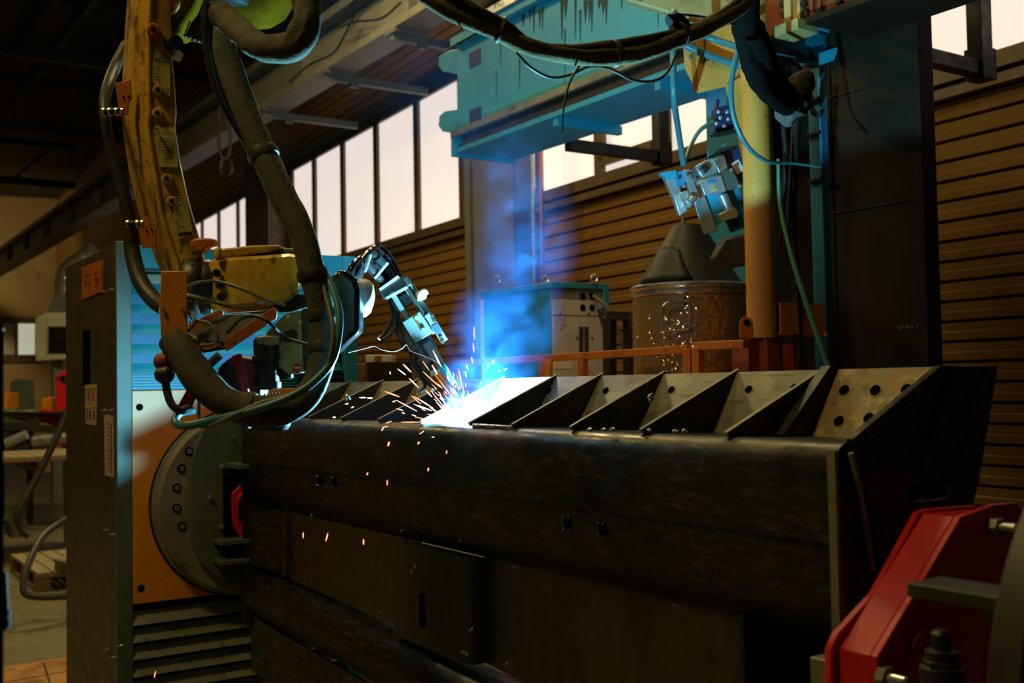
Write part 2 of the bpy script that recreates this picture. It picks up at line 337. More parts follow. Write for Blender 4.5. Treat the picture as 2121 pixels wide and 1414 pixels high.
# end wall and roof
ew = MB().box((-46.5, -8, 0), (-46.2, 12, 10)).build('wall_back', 'far_wall'); tag(ew, 'far end wall of the hall in warm light', kind='structure')
cl = MB().prism([(-47, -9, 8.9), (5, -9, 8.9), (5, 11, 9.3), (-47, 11, 9.3)], (0, 0, .1)).build('ceiling', 'roof_dark'); tag(cl, 'dark roof deck of the workshop hall', kind='structure')
for k, x in enumerate((-9, -15, -21, -27, -34)):
    o = thing('roof_truss', ['nearest', 'second', 'third', 'fourth', 'farthest'][k]+' dark steel roof truss spanning the hall', 'truss', (x, 0, 7.6), 'roof trusses')
    MB().box((x-.09, -9, 7.55), (x+.09, 7.0, 7.75)).build('bottom_chord', 'roof_dark', o)
    MB().box((x-.09, -9, 8.7), (x+.09, 7.0, 8.88)).build('top_chord', 'roof_dark', o)
    for j in range(10):
        y = -8.6+j*1.55; MB().bar((x, y, 7.75), (x, y+.78*(1 if j % 2 else -1)+.2, 8.72), .07, .07, (1, 0, 0)).build('web_member', 'roof_dark', o)
for k, y in enumerate((-2.6, 1.0, 4.4)):
    o = MB().box((-46, y-.06, 8.35), (0, y+.06, 8.6)).build('roof_purlin', 'roof_dark'); tag(o, ['leftmost', 'middle', 'rightmost'][k]+' long dark purlin under the roof', 'purlin', 'roof purlins')
# crane runway beam beside the wall
YR = 5.0
zb = onY(466, 281, YR).z; zt = onY(598, 118, YR).z
ro = thing('crane_runway_beam', 'long pale grey crane runway beam running high along the side wall', 'beam', (-15, YR, zb))
MB().box((-46, YR, zb+.06), (-3.0, YR+.10, zt)).build('web', 'beam_grey', ro)
MB().box((-46, YR-.12, zb-.02), (-3.0, YR+.22, zb+.06)).build('bottom_flange', 'beam_grey', ro)
MB().box((-46, YR-.16, zt), (-3.0, YR+.26, zt+.10)).build('top_flange', 'column_grey', ro)
MB().box((-46, YR-.02, zt+.10), (-3.0, YR+.08, zt+.2)).build('crane_rail', 'frame_brown', ro)
for x in [-6.5-2.6*k for k in range(12)]:
    MB().box((x-.01, YR-.1, zb+.06), (x+.01, YR, zt)).build('stiffener', 'beam_grey', ro)
for k, (px, py, lab) in enumerate(((690, 180, 'steel wall bracket under the runway beam above the left window panes'), (830, 88, 'steel wall bracket under the runway beam nearest the teal beam'), (560, 262, 'steel wall bracket under the runway beam beside the dark wall column'))):
    x = onY(px, py, YR).x
    o = thing('wall_bracket', lab, 'bracket', (x, YR, zb-.2), 'brackets carrying the runway beam')
    yw = 5.6-.06*x*-1*-1
    MB().box((x-.035, YR-.1, zb-.12), (x+.035, 6.2, zb-.04)).build('arm', 'column_grey', o)
    MB().box((x-.12, YR-.12, zb-.06), (x+.12, YR+.2, zb-.021)).build('seat_plate', 'column_grey', o)
    MB().box((x-.03, YR+.2, zb-.16), (x+.03, YR+.3, zb-.12)).build('clip', 'column_grey', o)
# thin sagging cables strung under the runway beam
for k, (pts, lab) in enumerate(((((740, -5), (700, 55), (735, 45), (790, 38), (830, 5)), 'thin cable sagging along the upper part of the runway beam'),
                    (((600, 170), (640, 135), (690, 110), (715, 70), (735, 30)), 'thin cable hanging in a loop below the runway beam'))):
    o = MB().tube([onY(x, y, YR-.12) for x, y in pts] and spline([onY(x, y, YR-.14) for x, y in pts], 6), .012, 6).build('hanging_cable', 'black'); tag(o, lab, 'cable', 'cables on the runway beam')
# hanging chain loop with hook
HD = (onY(465, 240, YR-.25)-CAM).dot(FWD)
hk = thing('hanging_hook', 'dark chain loop and hook hanging before the runway beam', 'hook', D(465, 300, HD))
def ovalring(cx, cy, rx, ry, d, r, nm):
    pts = [D(cx+rx*math.cos(t*math.pi/9), cy+ry*math.sin(t*math.pi/9), d) for t in range(19)]
    MB().tube(pts, r, 8).build(nm, 'black', hk)
ovalring(465, 290, 12, 40, HD, .022, 'chain_link'); ovalring(468, 345, 12, 20, HD, .022, 'hook'); ovalring(462, 235, 8, 20, HD, .02, 'chain_link')
q = D(462, 220, HD); MB().cyl(q, V((q.x, q.y, zt+.02)), .02, 8).build('hanger_rod', 'black', hk); MB().box((q.x-.04, q.y-.03, zt), (q.x+.04, YR-.16, zt+.04)).build('hanger_clamp', 'black', hk)

# ================================================================== STEEL WEDGE BEAM BEING WELDED (workpiece)
wk = thing('welded_beam', 'long dark steel beam with triangular fins clamped for welding', 'workpiece', (-2.5, 1.5, 1.0))
XL, XR = -3.93, -1.175
# front box skin: rounded top edge, front face with two creases, lower return
def arcp(cy, cz, r, a0, a1, n):
    return [(cy+r*math.cos(math.radians(a0+(a1-a0)*k/n)), cz+r*math.sin(math.radians(a0+(a1-a0)*k/n))) for k in range(n+1)]
sk = [(1.60, 1.392), (1.43, 1.397)]+arcp(1.435, 1.357, .040, 92, 180, 7)+[(1.393, 1.335), (1.392, 1.235), (1.398, 1.232), (1.412, 1.13), (1.455, 1.068), (1.52, 1.05), (1.60, 1.05)]
MB().loft([[(x, y, z) for y, z in sk] for x in (XL, XR)]).build('box_skin', 'mill_steel', wk, ang=50)
# slots cut in the front face
def slot(px, py, wpx, hpx, yf, par=wk):
    p = onY(px, py, yf); w_ = wpx/F*2.2; dd = (p-CAM).dot(FWD); hw, hh = px2m(wpx, dd)/.55/2, px2m(hpx, dd)/2
    MB().box((p.x-hw, yf-.004, p.z-hh), (p.x+hw, yf+.01, p.z+hh)).build('slot', 'hole_black', par)
    mb = MB()
    for a, b in ((-1, -1), (1, -1), (-1, 1), (1, 1)): mb.ball((p.x+a*hw, yf-.004, p.z+b*hh), .0035, 6)
    mb.build('slot_corner_weld', 'weld_bead', par)
slot(1176, 1083, 9, 26, 1.402); slot(1248, 1096, 9, 26, 1.402); slot(660, 995, 4, 18, 1.393); slot(690, 998, 4, 18, 1.393)
# sloping back plate
bp0 = [(1.597, 1.386), (1.683, 1.517), (1.695, 1.511), (1.609, 1.380)]
MB().loft([[(x, y, z) for y, z in bp0] for x in (XL, -1.405)]).build('back_plate', 'plate_steel', wk)
MB().loft([[(x, y, z) for y, z in [(1.6, 1.391), (1.683, 1.517), (1.697, 1.508), (1.614, 1.382)]] for x in (-1.40, -1.16)]).build('back_plate_end', 'rust_plate', wk)
# fins
finx = [-3.83, -3.60, -3.347, -3.097, -2.842, -2.588, -2.334, -2.139, -1.907, -1.671, -1.433]
fo = [(1.415, 1.397), (1.418, 1.404), (1.690, 1.5215), (1.684, 1.517), (1.597, 1.386)]
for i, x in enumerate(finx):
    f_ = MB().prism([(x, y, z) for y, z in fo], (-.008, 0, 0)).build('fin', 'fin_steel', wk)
    MB().prism([(x+.0006, 1.4145, 1.4025), (x+.0006, 1.415, 1.4062), (x+.0006, 1.690, 1.5240), (x+.0006, 1.690, 1.5208)], (-.0092, 0, 0)).build('edge_strip', 'plate_steel', f_)  # lighter strip along the slanted edge; fin faces are darker steel
MB().prism([(-1.405, y, z) for y, z in [(1.53, 1.397), (1.60, 1.397), (1.695, 1.518), (1.665, 1.524)]], (-.022, 0, 0)).build('stop_bar', 'dark_steel', wk)
# holes in the sloping plates, built as short dark plugs flush with the sheet
pn = V((0, -(1.517-1.386), 1.683-1.597)).normalized()
def plhole(px, py, r, xx=None):
    rr = ray(px, py); p0 = V((0, 1.597, 1.386)); n_ = V((0, -.131, .086)).normalized(); t_ = n_.dot(p0-CAM)/n_.dot(rr); p = CAM+rr*t_
    MB().lathe(p-n_*.004, n_, [(r, 0), (r, .0065)], 18).build('bolt_hole', 'hole_black', wk)
for px, py in ((1137, 809), (1255, 809), (1391, 807), (1551, 806), (1645, 803)): plhole(px, py, .0085)
for px, py in ((1749, 808), (1813, 808), (1878, 806), (1738, 872), (1800, 866)): plhole(px, py, .0105)
# weld spatter and tacks on fins and tube
for k, (px, py, X_) in enumerate(((1350, 823, -1.66), (722, 822, -3.09))):
    p = onX(px, py, X_+.004); mb = MB()
    for j in range(7): mb.ball(p+V((0, random.uniform(-.008, .008), random.uniform(-.009, .009))), random.uniform(.003, .005), 6)
    mb.build('weld_tack', 'weld_bead', wk)
for px, py in ((1222, 890), (1250, 890), (1268, 890), (1400, 893), (1418, 894), (1345, 892)):
    p = onZ(px, py, 1.402); mb = MB()
    for j in range(4): mb.ball(p+V((random.uniform(-.006, .006), 0, random.uniform(-.001, .002))), random.uniform(.003, .005), 6)
    mb.build('weld_tack', 'weld_bead', wk)
MB().tube([(x, 1.42+.002*math.sin(x*90), 1.399) for x in [-2.32+.01*k for k in range(18)]], .0045, 6, .3).build('weld_seam', 'weld_bead', wk)
MB().box((-3.95, 1.40, .80), (-3.93, 1.9, 1.40)).build('end_web', 'mill_steel', wk)
# left cheek plate of the beam, standing in front of the headstock clamp
MB().prism([(-3.935, y, z) for y, z in ((1.395, 1.385), (1.9, 1.385), (1.9, .62), (1.50, .50), (1.395, .64))], (.014, 0, 0)).build('cheek_plate', 'mill_steel', wk)
# recessed panels, cover strip and lower tube
YPn = 1.45
def prect(a, b, c, d, yf, th, nm, mat, bev=.002):
    P = [onY(*q, yf) for q in (a, b, c, d)]; return MB().prism(P, (0, th, 0)).build(nm, mat, wk, bev=bev)
xa, xb, xc, xd = onY(600, 1100, YPn).x, onY(838, 1150, YPn).x, onY(975, 1200, YPn-.03).x, onY(1530, 1300, YPn).x
zl = .835
MB().prism([(xa, YPn, 1.07), (xb, YPn, 1.07), (xb, YPn, zl-.02), (xa, YPn, zl)], (0, .008, 0)).build('front_panel', 'panel_steel', wk)
MB().prism([(xc, YPn+.01, 1.068), (xd, YPn+.01, 1.068), (xd, YPn+.01, .74), (xc, YPn+.01, .80)], (0, .008, 0)).build('front_panel', 'panel_steel', wk)
MB().prism([(xd, YPn, 1.075), (xd+.012, YPn, 1.075), (xd+.012, YPn-.0, .70), (xd, YPn, .70)], (0, .30, 0)).build('rib_plate', 'dark_steel', wk)
MB().prism([(xd+.012, 1.60, 1.06), (XR, 1.60, 1.06), (XR, 1.60, .6), (xd+.012, 1.60, .6)], (0, .008, 0)).build('rear_web', 'mill_steel', wk)
cv = MB().loft([[(x, y, z) for x, y, z in ((xb-.01, YPn-.032, zt_), (xc-.012, YPn-.034, zt_), (xc, YPn-.026, zt_), (xc, YPn+.01, zt_), (xb-.01, YPn+.01, zt_))] for zt_ in (1.063, .80)]).build('cover_strip', 'strip_steel', wk, ang=60)
p = onY(874, 1264, YPn-.035); MB().box((p.x-.012, YPn-.037, p.z-.045), (p.x+.012, YPn-.03, p.z+.045)).build('slot', 'hole_black', wk)
for px, py in ((853, 1183), (860, 1173)):
    p = onY(px, py, YPn-.034); MB().lathe(p, YN, [(.006, 0), (.006, .002)], 10).build('rust_spot', 'orange_steel', wk)
# lower tube sagging slightly away from the panels
lt = []
for x, zc in ((XL, .80), (XR, .71)):
    lt.append([(x, 1.47+.085*math.cos(a), zc-.055+.085*math.sin(a)) for a in [math.pi*2*k/20 for k in range(20)]])
MB().loft(lt).build('lower_tube', 'mill_steel', wk)
MB().prism([(XL, 1.42, .66), (XR, 1.42, .56), (XR, 1.42, .36), (XL, 1.42, .46)], (0, .01, 0)).build('lower_apron', 'mill_steel', wk)
# chamfer gussets at left panel
MB().prism([(-3.90, 1.41, 1.06), (-3.90, 1.41, .86), (xa-.02, 1.455, .84), (xa-.02, 1.455, 1.07)], (0, .006, 0)).build('corner_gusset', 'mill_steel', wk)
MB().bar((xa, YPn-.012, 1.06), (xa, YPn-.012, .85), .022, .02).build('corner_strip', 'panel_steel', wk)
# small tack welds along panels
for px, py, yf in ((596, 1046, 1.44), (833, 1098, 1.42), (957, 1120, 1.42), (630, 1205, 1.43), (785, 1269, 1.42), (1050, 1375, 1.42), (975, 1305, 1.42), (979, 1195, 1.43), (1066, 1173, 1.44), (800, 1108, 1.44), (1398, 1252, 1.44), (645, 1066, 1.44)):
    p = onY(px, py, yf); mb = MB()
    for j in range(4): mb.ball(p+V((random.uniform(-.008, .008), 0, random.uniform(-.004, .004))), random.uniform(.0025, .005), 6)
    mb.build('weld_tack', 'weld_bead', wk)
p = onY(967, 1352, 1.42); MB().box((p.x-.02, 1.415, p.z-.004), (p.x+.016, 1.44, p.z+.006)).build('foot_tab', 'weld_bead', wk)
# right end plate of the beam
XE = -1.16
def ex(px, py): return onX(px, py, XE)
outl = [ex(*q) for q in ((1768, 908), (1950, 757), (2068, 757), (2028, 1000), (1990, 1140), (1850, 1330), (1830, 1190))]
MB().prism(outl, (-.016, 0, 0)).build('end_plate', 'mill_steel', wk, bev=.0015)
c = [ex(*q) for q in ((1888, 1003), (1957, 992), (1965, 1003), (1962, 1030), (1895, 1038), (1886, 1028))]
MB().prism([q+V((.0015, 0, 0)) for q in c], (-.004, 0, 0)).build('oblong_slot', 'hole_black', wk)
MB().tube([q+V((.002, 0, 0)) for q in [ex(1890, 1036), ex(1930, 1034), ex(1960, 1029), ex(1964, 1008)]], .0028, 6).build('slot_rim', 'weld_bead', wk)
MB().bar(V((XR, 1.391, 1.385)), V((XR, 1.391, 1.09)), .008, .016, (1, 0, 0)).build('skin_edge', 'cover_steel', wk)
MB().tube([ex(1762, 938), ex(1775, 990), ex(1790, 1070), ex(1808, 1180)], .005, 8, .25, 3, 60).build('weld_seam', 'cover_steel', wk)

# ================================================================== POSITIONER HEADSTOCK (left cabinet)
XF = -4.1                                   # front face plane
hs = thing('positioner_headstock', 'tall welding positioner cabinet with brown side and orange turntable front', 'positioner', (-4.6, 1.45, 0))
MB().box((-5.06, 1.0, .02), (-4.13, 1.012, 2.05)).build('side_panel', 'cabinet_brown', hs, bev=.004)
MB().box((-5.06, 1.012, .02), (-4.16, 1.93, 2.03)).build('body', 'cabinet_brown', hs)
MB().box((-5.08, .99, 0), (-4.08, 1.96, .03)).build('base_plate', 'dark_steel', hs)
MB().box((-4.128, .985, .02), (XF, 1.04, 2.05)).build('corner_post', 'grey_green', hs, bev=.003)
MB().box((-4.13, 1.89, .02), (XF, 1.95, 2.04)).build('corner_post', 'source_teal', hs, bev=.003)
MB().box((-4.16, 1.04, 1.955), (XF-.005, 1.89, 2.04)).build('head_rail', 'source_teal', hs, bev=.003)
MB().box((-4.158, 1.04, 1.90), (XF-.02, 1.89, 1.935)).build('upper_trim', 'cover_steel', hs)
# sloped blue slats in the upper opening
for k in range(5):
    z = 1.505+.06+.073*k
    MB().prism([(XF-.045, 1.04, z), (XF-.025, 1.04, z), (XF-.045, 1.04, z+.036), (XF-.055, 1.04, z+.036)], (0, .85, 0)).build('slat', 'slat_teal', hs)
for k in range(5):
    z = 1.508+.011*k
    MB().box((XF-.045, 1.04, z), (XF-.03, 1.89, z+.006)).build('fine_slat', 'slat_teal', hs)
MB().box((-4.158, 1.04, 1.5), (XF-.05, 1.89, 1.93)).build('slat_backing', 'slat_blue', hs)  # deeper blue puts the darkness of the recesses into the colour
MB().box((XF-.03, 1.04, .722), (XF, 1.89, 1.500)).build('face_plate', 'orange_paint', hs, bev=.002)
for px, py in ((289, 843), (292, 1218)):
    p = onX(px, py, XF); MB().lathe(p-V((.003, 0, 0)), XP, [(.013, 0), (.013, .005)], 16).build('plate_hole', 'hole_black', hs)
# turntable, rim, grey-green adapter plate
AX = V((XF, 1.462, 1.068)); RD = .345
MB().lathe(AX, XP, [(RD+.012, 0), (RD+.012, .012), (RD, .014), (RD, .05), (RD-.006, .058), (.05, .06), (.0, .06)], 72).build('turntable', 'cover_steel', hs)
MB().lathe(AX, XP, [(RD+.02, -.002), (RD+.02, .004), (RD+.006, .006)], 72).build('turntable_gasket', 'black', hs)
for px, py in ((376, 970), (366, 1010), (366, 1052), (377, 1090), (392, 934)):
    p = onX(px, py, XF+.06); MB().lathe(p, XP, [(.0165, -.001), (.0165, .0015)], 16).build('counterbore', 'hole_black', hs)
    MB().lathe(p, XP, [(.010, 0), (.010, .006), (.005, .006), (.005, .002)], 12).build('socket_screw', 'zinc', hs)
def hx(px, py, off=.062): return onX(px, py, XF+off)
ol = [(430, 865), (412, 900), (400, 930), (393, 965), (391, 1090), (396, 1125), (410, 1160), (440, 1190), (475, 1205), (640, 1200), (640, 865)]
MB().prism([hx(*q) for q in ol], (.022, 0, 0)).build('adapter_plate', 'grey_green', hs, bev=.004)
for px, py in ((459, 967), (435, 1031), (459, 1091)):
    p = hx(px, py, .084); mb = MB(); bolt(mb, p, XP, .010, .012); mb.build('hex_bolt', 'zinc', hs)
def shelf(px0, py, px1, h, ln, nm='shelf_bracket'):
    a, b = hx(px0, py, .085), hx(px1, py, .085)
    MB().box((a.x, a.y, a.z-h), (a.x+ln, b.y, a.z)).build(nm, 'grey_green', hs, bev=.002)
shelf(467, 958, 545, .018, .14); shelf(440, 1115, 545, .016, .10); shelf(440, 1155, 545, .016, .10)
MB().prism([hx(480, 905, .085), hx(486, 900, .085), hx(545, 960, .085), hx(520, 965, .085)], (.012, 0, 0)).build('gusset', 'grey_green', hs)
MB().box((XF+.085, hx(462, 980, .085).y, hx(462, 980, .085).z-.27), (XF+.10, hx(520, 980, .085).y, hx(462, 980, .085).z)).build('clamp_recess', 'hole_black', hs)
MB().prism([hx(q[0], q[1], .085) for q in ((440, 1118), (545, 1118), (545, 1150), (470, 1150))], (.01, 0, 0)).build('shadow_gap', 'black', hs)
# lower louvres
for k in range(9):
    z = .69-.062*k
    MB().prism([(XF-.005, 1.04, z-.045), (XF+.002, 1.04, z-.045), (XF-.03, 1.04, z), (XF-.038, 1.04, z)], (0, .85, 0)).build('louvre', 'cover_steel', hs)
MB().box((-4.16, 1.04, .05), (XF-.05, 1.89, .72)).build('louvre_backing', 'hole_black', hs)
# signs and hardware on the side panel
YS = .999
def sp(px, py, y=YS): return onY(px, py, y)
def sideplate(q, nm, mat, th=.004, y=YS): return MB().prism([sp(*a, y=y) for a in q], (0, -th, 0)).build(nm, mat, hs)
sg = sideplate(((172, 553), (215, 538), (213, 604), (172, 621)), 'sign_plate', 'orange_steel', .006)
def stroke(pts, nm, mat, par, y, r=.0025):
    mb = MB()
    for a, b in zip(pts, pts[1:]): mb.bar(sp(*a, y=y), sp(*b, y=y), .0012, r*2)
    return mb.build(nm, mat, par)
for s_ in (((178, 571), (181, 569)), ((184, 569), (187, 567)), ((177, 584), (179, 582), (178, 588)), ((182, 596), (186, 582), (189, 594)), ((197, 566), (199, 563), (200, 560)), ((197, 578), (203, 576), (199, 588), (196, 582)), ((197, 594), (199, 592))):
    stroke(s_, 'sign_mark', 'print_dark', sg, YS-.007)
s1 = sideplate(((177, 797), (201, 795), (200, 880), (178, 878)), 'notice_sticker', 'label_pink', .0015)
sideplate(((177, 797), (201, 795), (201, 803), (177, 806)), 'notice_band', 'label_yellow', .003); sideplate(((177, 838), (201, 836), (201, 843), (177, 846)), 'notice_band', 'label_yellow', .003)
for x in (183, 188, 194): stroke(((x, 808), (x, 830)), 'notice_text', 'print_red' if x > 187 else 'print_dark', s1, YS-.003, .002)
for x in (182, 187, 195): stroke(((x, 850), (x, 870)), 'notice_text', 'print_dark', s1, YS-.003, .003)
s2 = sideplate(((216, 858), (235, 861), (237, 989), (218, 984)), 'paper_tag', 'label_pink', .0015)
for k in range(13):
    y = 876+k*8; stroke(((228, y), (231, y+3), (229, y+5)), 'tag_text', 'print_dark', s2, YS-.003, .0016)
    stroke(((222, y), (225, y+1)), 'tag_text', 'print_dark', s2, YS-.003, .001)
sideplate(((172, 684), (186, 683), (186, 795), (172, 800)), 'recessed_grip', 'hole_black', .001)
for px, py in ((241, 555), (214, 604), (231, 600), (241, 710), (216, 850), (230, 850), (245, 866), (246, 1022), (219, 1098), (234, 1107), (246, 1180), (222, 1346), (249, 1337), (237, 1361)):
    p = sp(px, py, .995); mb = MB(); mb.lathe(p, YN, [(.006, -.008), (.006, .002), (.004, .003), (.004, .010), (.002, .012)], 10); mb.build('panel_screw', 'zinc', hs)
for k in range(4):
    z = 1.56-.022*k; MB().box((XF-.03, 1.70, z), (XF+.004, 1.88, z+.010)).build('vent_slat', 'dark_steel', hs)
MB().lathe((-4.9, 1.25, 2.05), ZP, [(.10, 0), (.10, .02), (.07, .05), (.0, .06)], 20).build('roof_cap', 'zinc', hs)
# red clamp between turntable and beam
rc = thing('red_clamp', 'small red hexagonal clamp bolted to the headstock turntable', 'clamp', (-3.97, 1.5, 1.07))
def rx_(px, py, X): return onX(px, py, X)
o1 = [rx_(*q, -4.0) for q in ((478, 1022), (515, 985), (560, 985), (560, 1150), (515, 1148), (480, 1082))]
MB().prism(o1, (.014, 0, 0)).build('clamp_plate', 'red_paint', rc, bev=.002)
o2 = [rx_(*q, -3.975) for q in ((489, 1030), (520, 1000), (560, 1000), (560, 1135), (518, 1128), (490, 1080))]
MB().prism(o2, (.012, 0, 0)).build('clamp_plate', 'red_paint', rc, bev=.002)
o3 = [rx_(*q, -3.962) for q in ((494, 1038), (520, 1012), (560, 1012), (560, 1120), (521, 1115), (494, 1076))]
MB().prism(o3, (.008, 0, 0)).build('inner_plate', 'mill_steel', rc)
p = rx_(509, 1053, -3.955); MB().box((p.x, p.y-.03, p.z-.025), (p.x+.012, p.y+.04, p.z+.025)).build('block', 'mill_steel', rc, bev=.002)
mb = MB(); bolt(mb, p+V((.012, .004, 0)), XP, .013, .012); mb.build('hex_bolt', 'cover_steel', rc)

# ================================================================== TAILSTOCK AND RED CLAMP (right foreground)
XT = -.70
ts = thing('positioner_tailstock', 'dark green turntable of the tailstock cropped at the right edge', 'positioner', (XT, 1.45, 0))
MB().lathe((XT, 1.45, 1.11), XP, [(.0, -.012), (.374, -.012), (.382, -.006), (.382, .03), (.374, .036), (0, .036)], 72).build('turntable', 'olive_steel', ts)
MB().box((XT+.04, 1.1, .0), (XT+.5, 1.8, 1.45)).build('housing', 'dark_steel', ts, bev=.01)
a, b = onX(1885, 1210, -.86), onX(2070, 1200, -.86)
MB().box((-.865, a.y, a.z-.016), (XT-.012, a.y+.07, a.z+.002)).build('shelf_bracket', 'olive_steel', ts, bev=.002)
MB().prism([(XT-.012, 1.15, a.z-.02), (XT-.2, 1.30, a.z-.02), (XT-.012, 1.30, a.z-.2)], (0, .02, 0)).build('gusset', 'dark_steel', ts)
rk = thing('red_clamp', 'large red double-plate clamp holding the near end of the beam', 'clamp', (-1.0, 1.4, 1.07))
def pol(q, X): return [onX(*a, X) for a in q]
far = pol(((1708, 1342), (1722, 1310), (1800, 1225), (1890, 1060), (1910, 1053), (2010, 1045), (2080, 1100), (2080, 1500), (1708, 1500)), -1.10)
MB().prism(far, (.012, 0, 0)).build('clamp_plate', 'red_paint', rk, bev=.0015)
# thick hexagon block: bright slanted flank
X1, X2 = -1.085, -1.030
hexo = [(1.245, .90), (1.245, 1.105), (1.262, 1.130), (1.545, 1.287), (1.68, 1.290), (1.72, 1.23), (1.72, .9)]
blk = [onX(1733, 1345, X1), onX(1905, 1062, X1)]
q1 = pol(((1738, 1500), (1738, 1342), (1912, 1062), (2000, 1055), (2080, 1130), (2080, 1500)), X1)
q2 = [V((X2, v.y, v.z)) for v in q1]
MB().loft([q1, q2]).build('clamp_block', 'red_paint', rk, bev=.002)
# near cheek plate with bolt ear
yz = [(v.y, v.z) for v in q1]
near = [(yz[0]), (yz[1]), (yz[2]), (yz[2][0]+.09, yz[2][1]+.012), (yz[2][0]+.15, yz[2][1]+.010), (yz[2][0]+.185, yz[2][1]-.02), (yz[2][0]+.18, yz[2][1]-.055), (yz[2][0]+.06, yz[2][1]-.12), (yz[2][0]+.05, yz[0][1])]
MB().prism([(X2+.012, y, z) for y, z in near], (-.012, 0, 0)).build('clamp_plate', 'red_paint', rk, bev=.0015)
def hexnut(px, py, X, r, h, ext=0.0, nm='hex_nut'):
    p = onX(px, py, X); mb = MB(); mb.lathe(p, XP, [(r, 0), (r, h)], 6); o = mb.build(nm, 'cover_steel', rk, bev=.001)
    if ext: MB().lathe(p+XP*h, XP, [(r*.55, 0), (r*.55, ext*.9), (r*.4, ext)], 12).build('bolt_stud', 'zinc', o)
hexnut(2052, 1090, X2+.012, .016, .018, .028); hexnut(1826, 1402, X2+.012, .018, .014, .03)
p = onX(1700, 1390, -1.13); MB().box((p.x-.01, p.y-.012, p.z-.06), (p.x+.03, p.y+.02, p.z+.022)).build('lug', 'cover_steel', rk, bev=.002)
# spindle with hexagon bolt standing between clamp and tailstock
p = onX(1950, 1350, -.93)
MB().lathe(p+V((0, 0, -.12)), ZP, [(.030, 0), (.030, .10), (.022, .102), (.022, .122), (.013, .124), (.013, .145), (.009, .15)], 16).build('spindle', 'dark_steel', rk)
MB().lathe(p+V((0, 0, -.03)), ZP, [(.026, 0), (.026, .02)], 6).build('hex_nut', 'dark_steel', rk, bev=.001)
p = onX(1920, 1360, X2+.016); MB().lathe(p+V((0, 0, 0)), XP, [(.045, 0), (.045, .006), (.038, .008)], 28).build('boss_ring', 'red_paint', rk)

# ================================================================== WELDING ROBOT
# the robot hangs on the viewer's side of the beam; its wrist reaches back over the seam
D_far = D
def D(px, py, d):
    t = min(1, max(0, (px-660)/90)); t = t*t*(3-2*t)
    return D_far(px, py, d*(.77+.21*t))
KS = .82
rb = thing('welding_robot', 'worn yellow welding robot arm hanging down beside the cabinet', 'robot', D(400, 300, 3.1))
# upper arm: lofted casting with two ridges
st = [(-230, 282, 300, 326, 356), (-60, 268, 290, 316, 352), (30, 261, 284, 311, 352), (110, 256, 278, 309, 354), (170, 253, 275, 310, 360), (230, 252, 279, 310, 364), (260, 254, 280, 307, 361), (335, 264, 296, 320, 372), (377, 272, 304, 326, 381), (430, 285, 319, 333, 394), (490, 303, 335, 350, 412), (545, 325, 350, 369, 424), (585, 345, 362, 380, 430)]
secs = []
for y, l_, r1, r2, r_ in st:
    secs.append([D(l_, y, 3.20), D(r1, y, 3.075), D(r1+3, y, 3.065), D(r2-4, y, 3.035), D(r2, y, 3.03), D(r_, y+4, 3.05), D(r_+2, y+4, 3.08), D(r_-6, y, 3.22), D(l_+8, y, 3.26)])
MB().loft(secs).build('upper_arm', 'robot_yellow', rb, ang=70)
MB().tube([D(r2-1, y, 3.031) for y, a, b, r2, e in st], .006, 8).build('casting_ridge', 'robot_yellow_clean', rb)
# bosses with sockets on the stickered face
def boss(px, py, r, par, d=3.035, mat='robot_yellow_clean'):
    p = D(px, py, d); ax = (-FWD*.8+RT*.25).normalized()
    o = MB().lathe(p+ax*-.01, ax, [(r*1.05, 0), (r, .016), (r*.8, .020), (r*.4, .020), (r*.38, .012)], 18).build('boss', mat, par)
    MB().lathe(p+ax*.004, ax, [(r*.36, 0), (r*.36, .007)], 10).build('socket', 'hole_black', o)
for px, py in ((327, 187), (326, 235), (346, 371), (356, 417)): boss(px, py, .0135, rb)
# labels: tilted with the arm face
def armlabel(q, nm, mat, dl=3.03, dr=3.05, par=rb):
    dl, dr = 3.030, 3.042
    return MB().prism([D(x, y, dl if i in (0, 3) else dr) for i, (x, y) in enumerate(q)], FWD*.002).build(nm, mat, par)
def lines(par, x0, x1, ys, d0, d1, lean=0, w_=.0012):
    for y in ys: MB().bar(D(x0, y, 3.026), D(x1, y+lean, 3.036), .001, w_).build('print_line', 'print_dark', par)
lb = armlabel(((318, 115), (354, 121), (353, 201), (314, 170)), 'warning_label', 'label_yellow')
MB().tube([D(316, 118, 3.028), D(354, 122, 3.04), D(353, 200, 3.04), D(336, 197, 3.034)], .0012, 5).build('label_border', 'print_dark', lb)
mb = MB()
for a, b in (((343, 184), (351, 184)), ((351, 184), (347, 195)), ((347, 195), (343, 184)), ((347, 185), (347, 192))): mb.bar(D(*a, 3.034), D(*b, 3.036), .001, .0015)
mb.build('warning_triangle', 'print_dark', lb)
lines(lb, 321, 330, (139, 159, 165), 3.046, 3.056, 1, .0022)
lb2 = armlabel(((320, 262), (360, 264), (369, 346), (330, 347)), 'text_label', 'label_yellow', 3.047, 3.098)
lines(lb2, 330, 355, (287, 293, 299, 305, 311, 317), 3.050, 3.088); lines(lb2, 322, 330, (267,), 3.044, 3.056, 0, .004); lines(lb2, 321, 361, (276, 346), 3.043, 3.096, 1)
MB().bar(D(332, 282, 3.03), D(352, 318, 3.036), .001, .003).build('scratch', 'print_dark', lb2)
lb3 = armlabel(((362, 407), (384, 404), (387, 420), (362, 424)), 'number_label', 'label_yellow', 3.062, 3.095); lines(lb3, 366, 382, (411, 416), 3.062, 3.09)
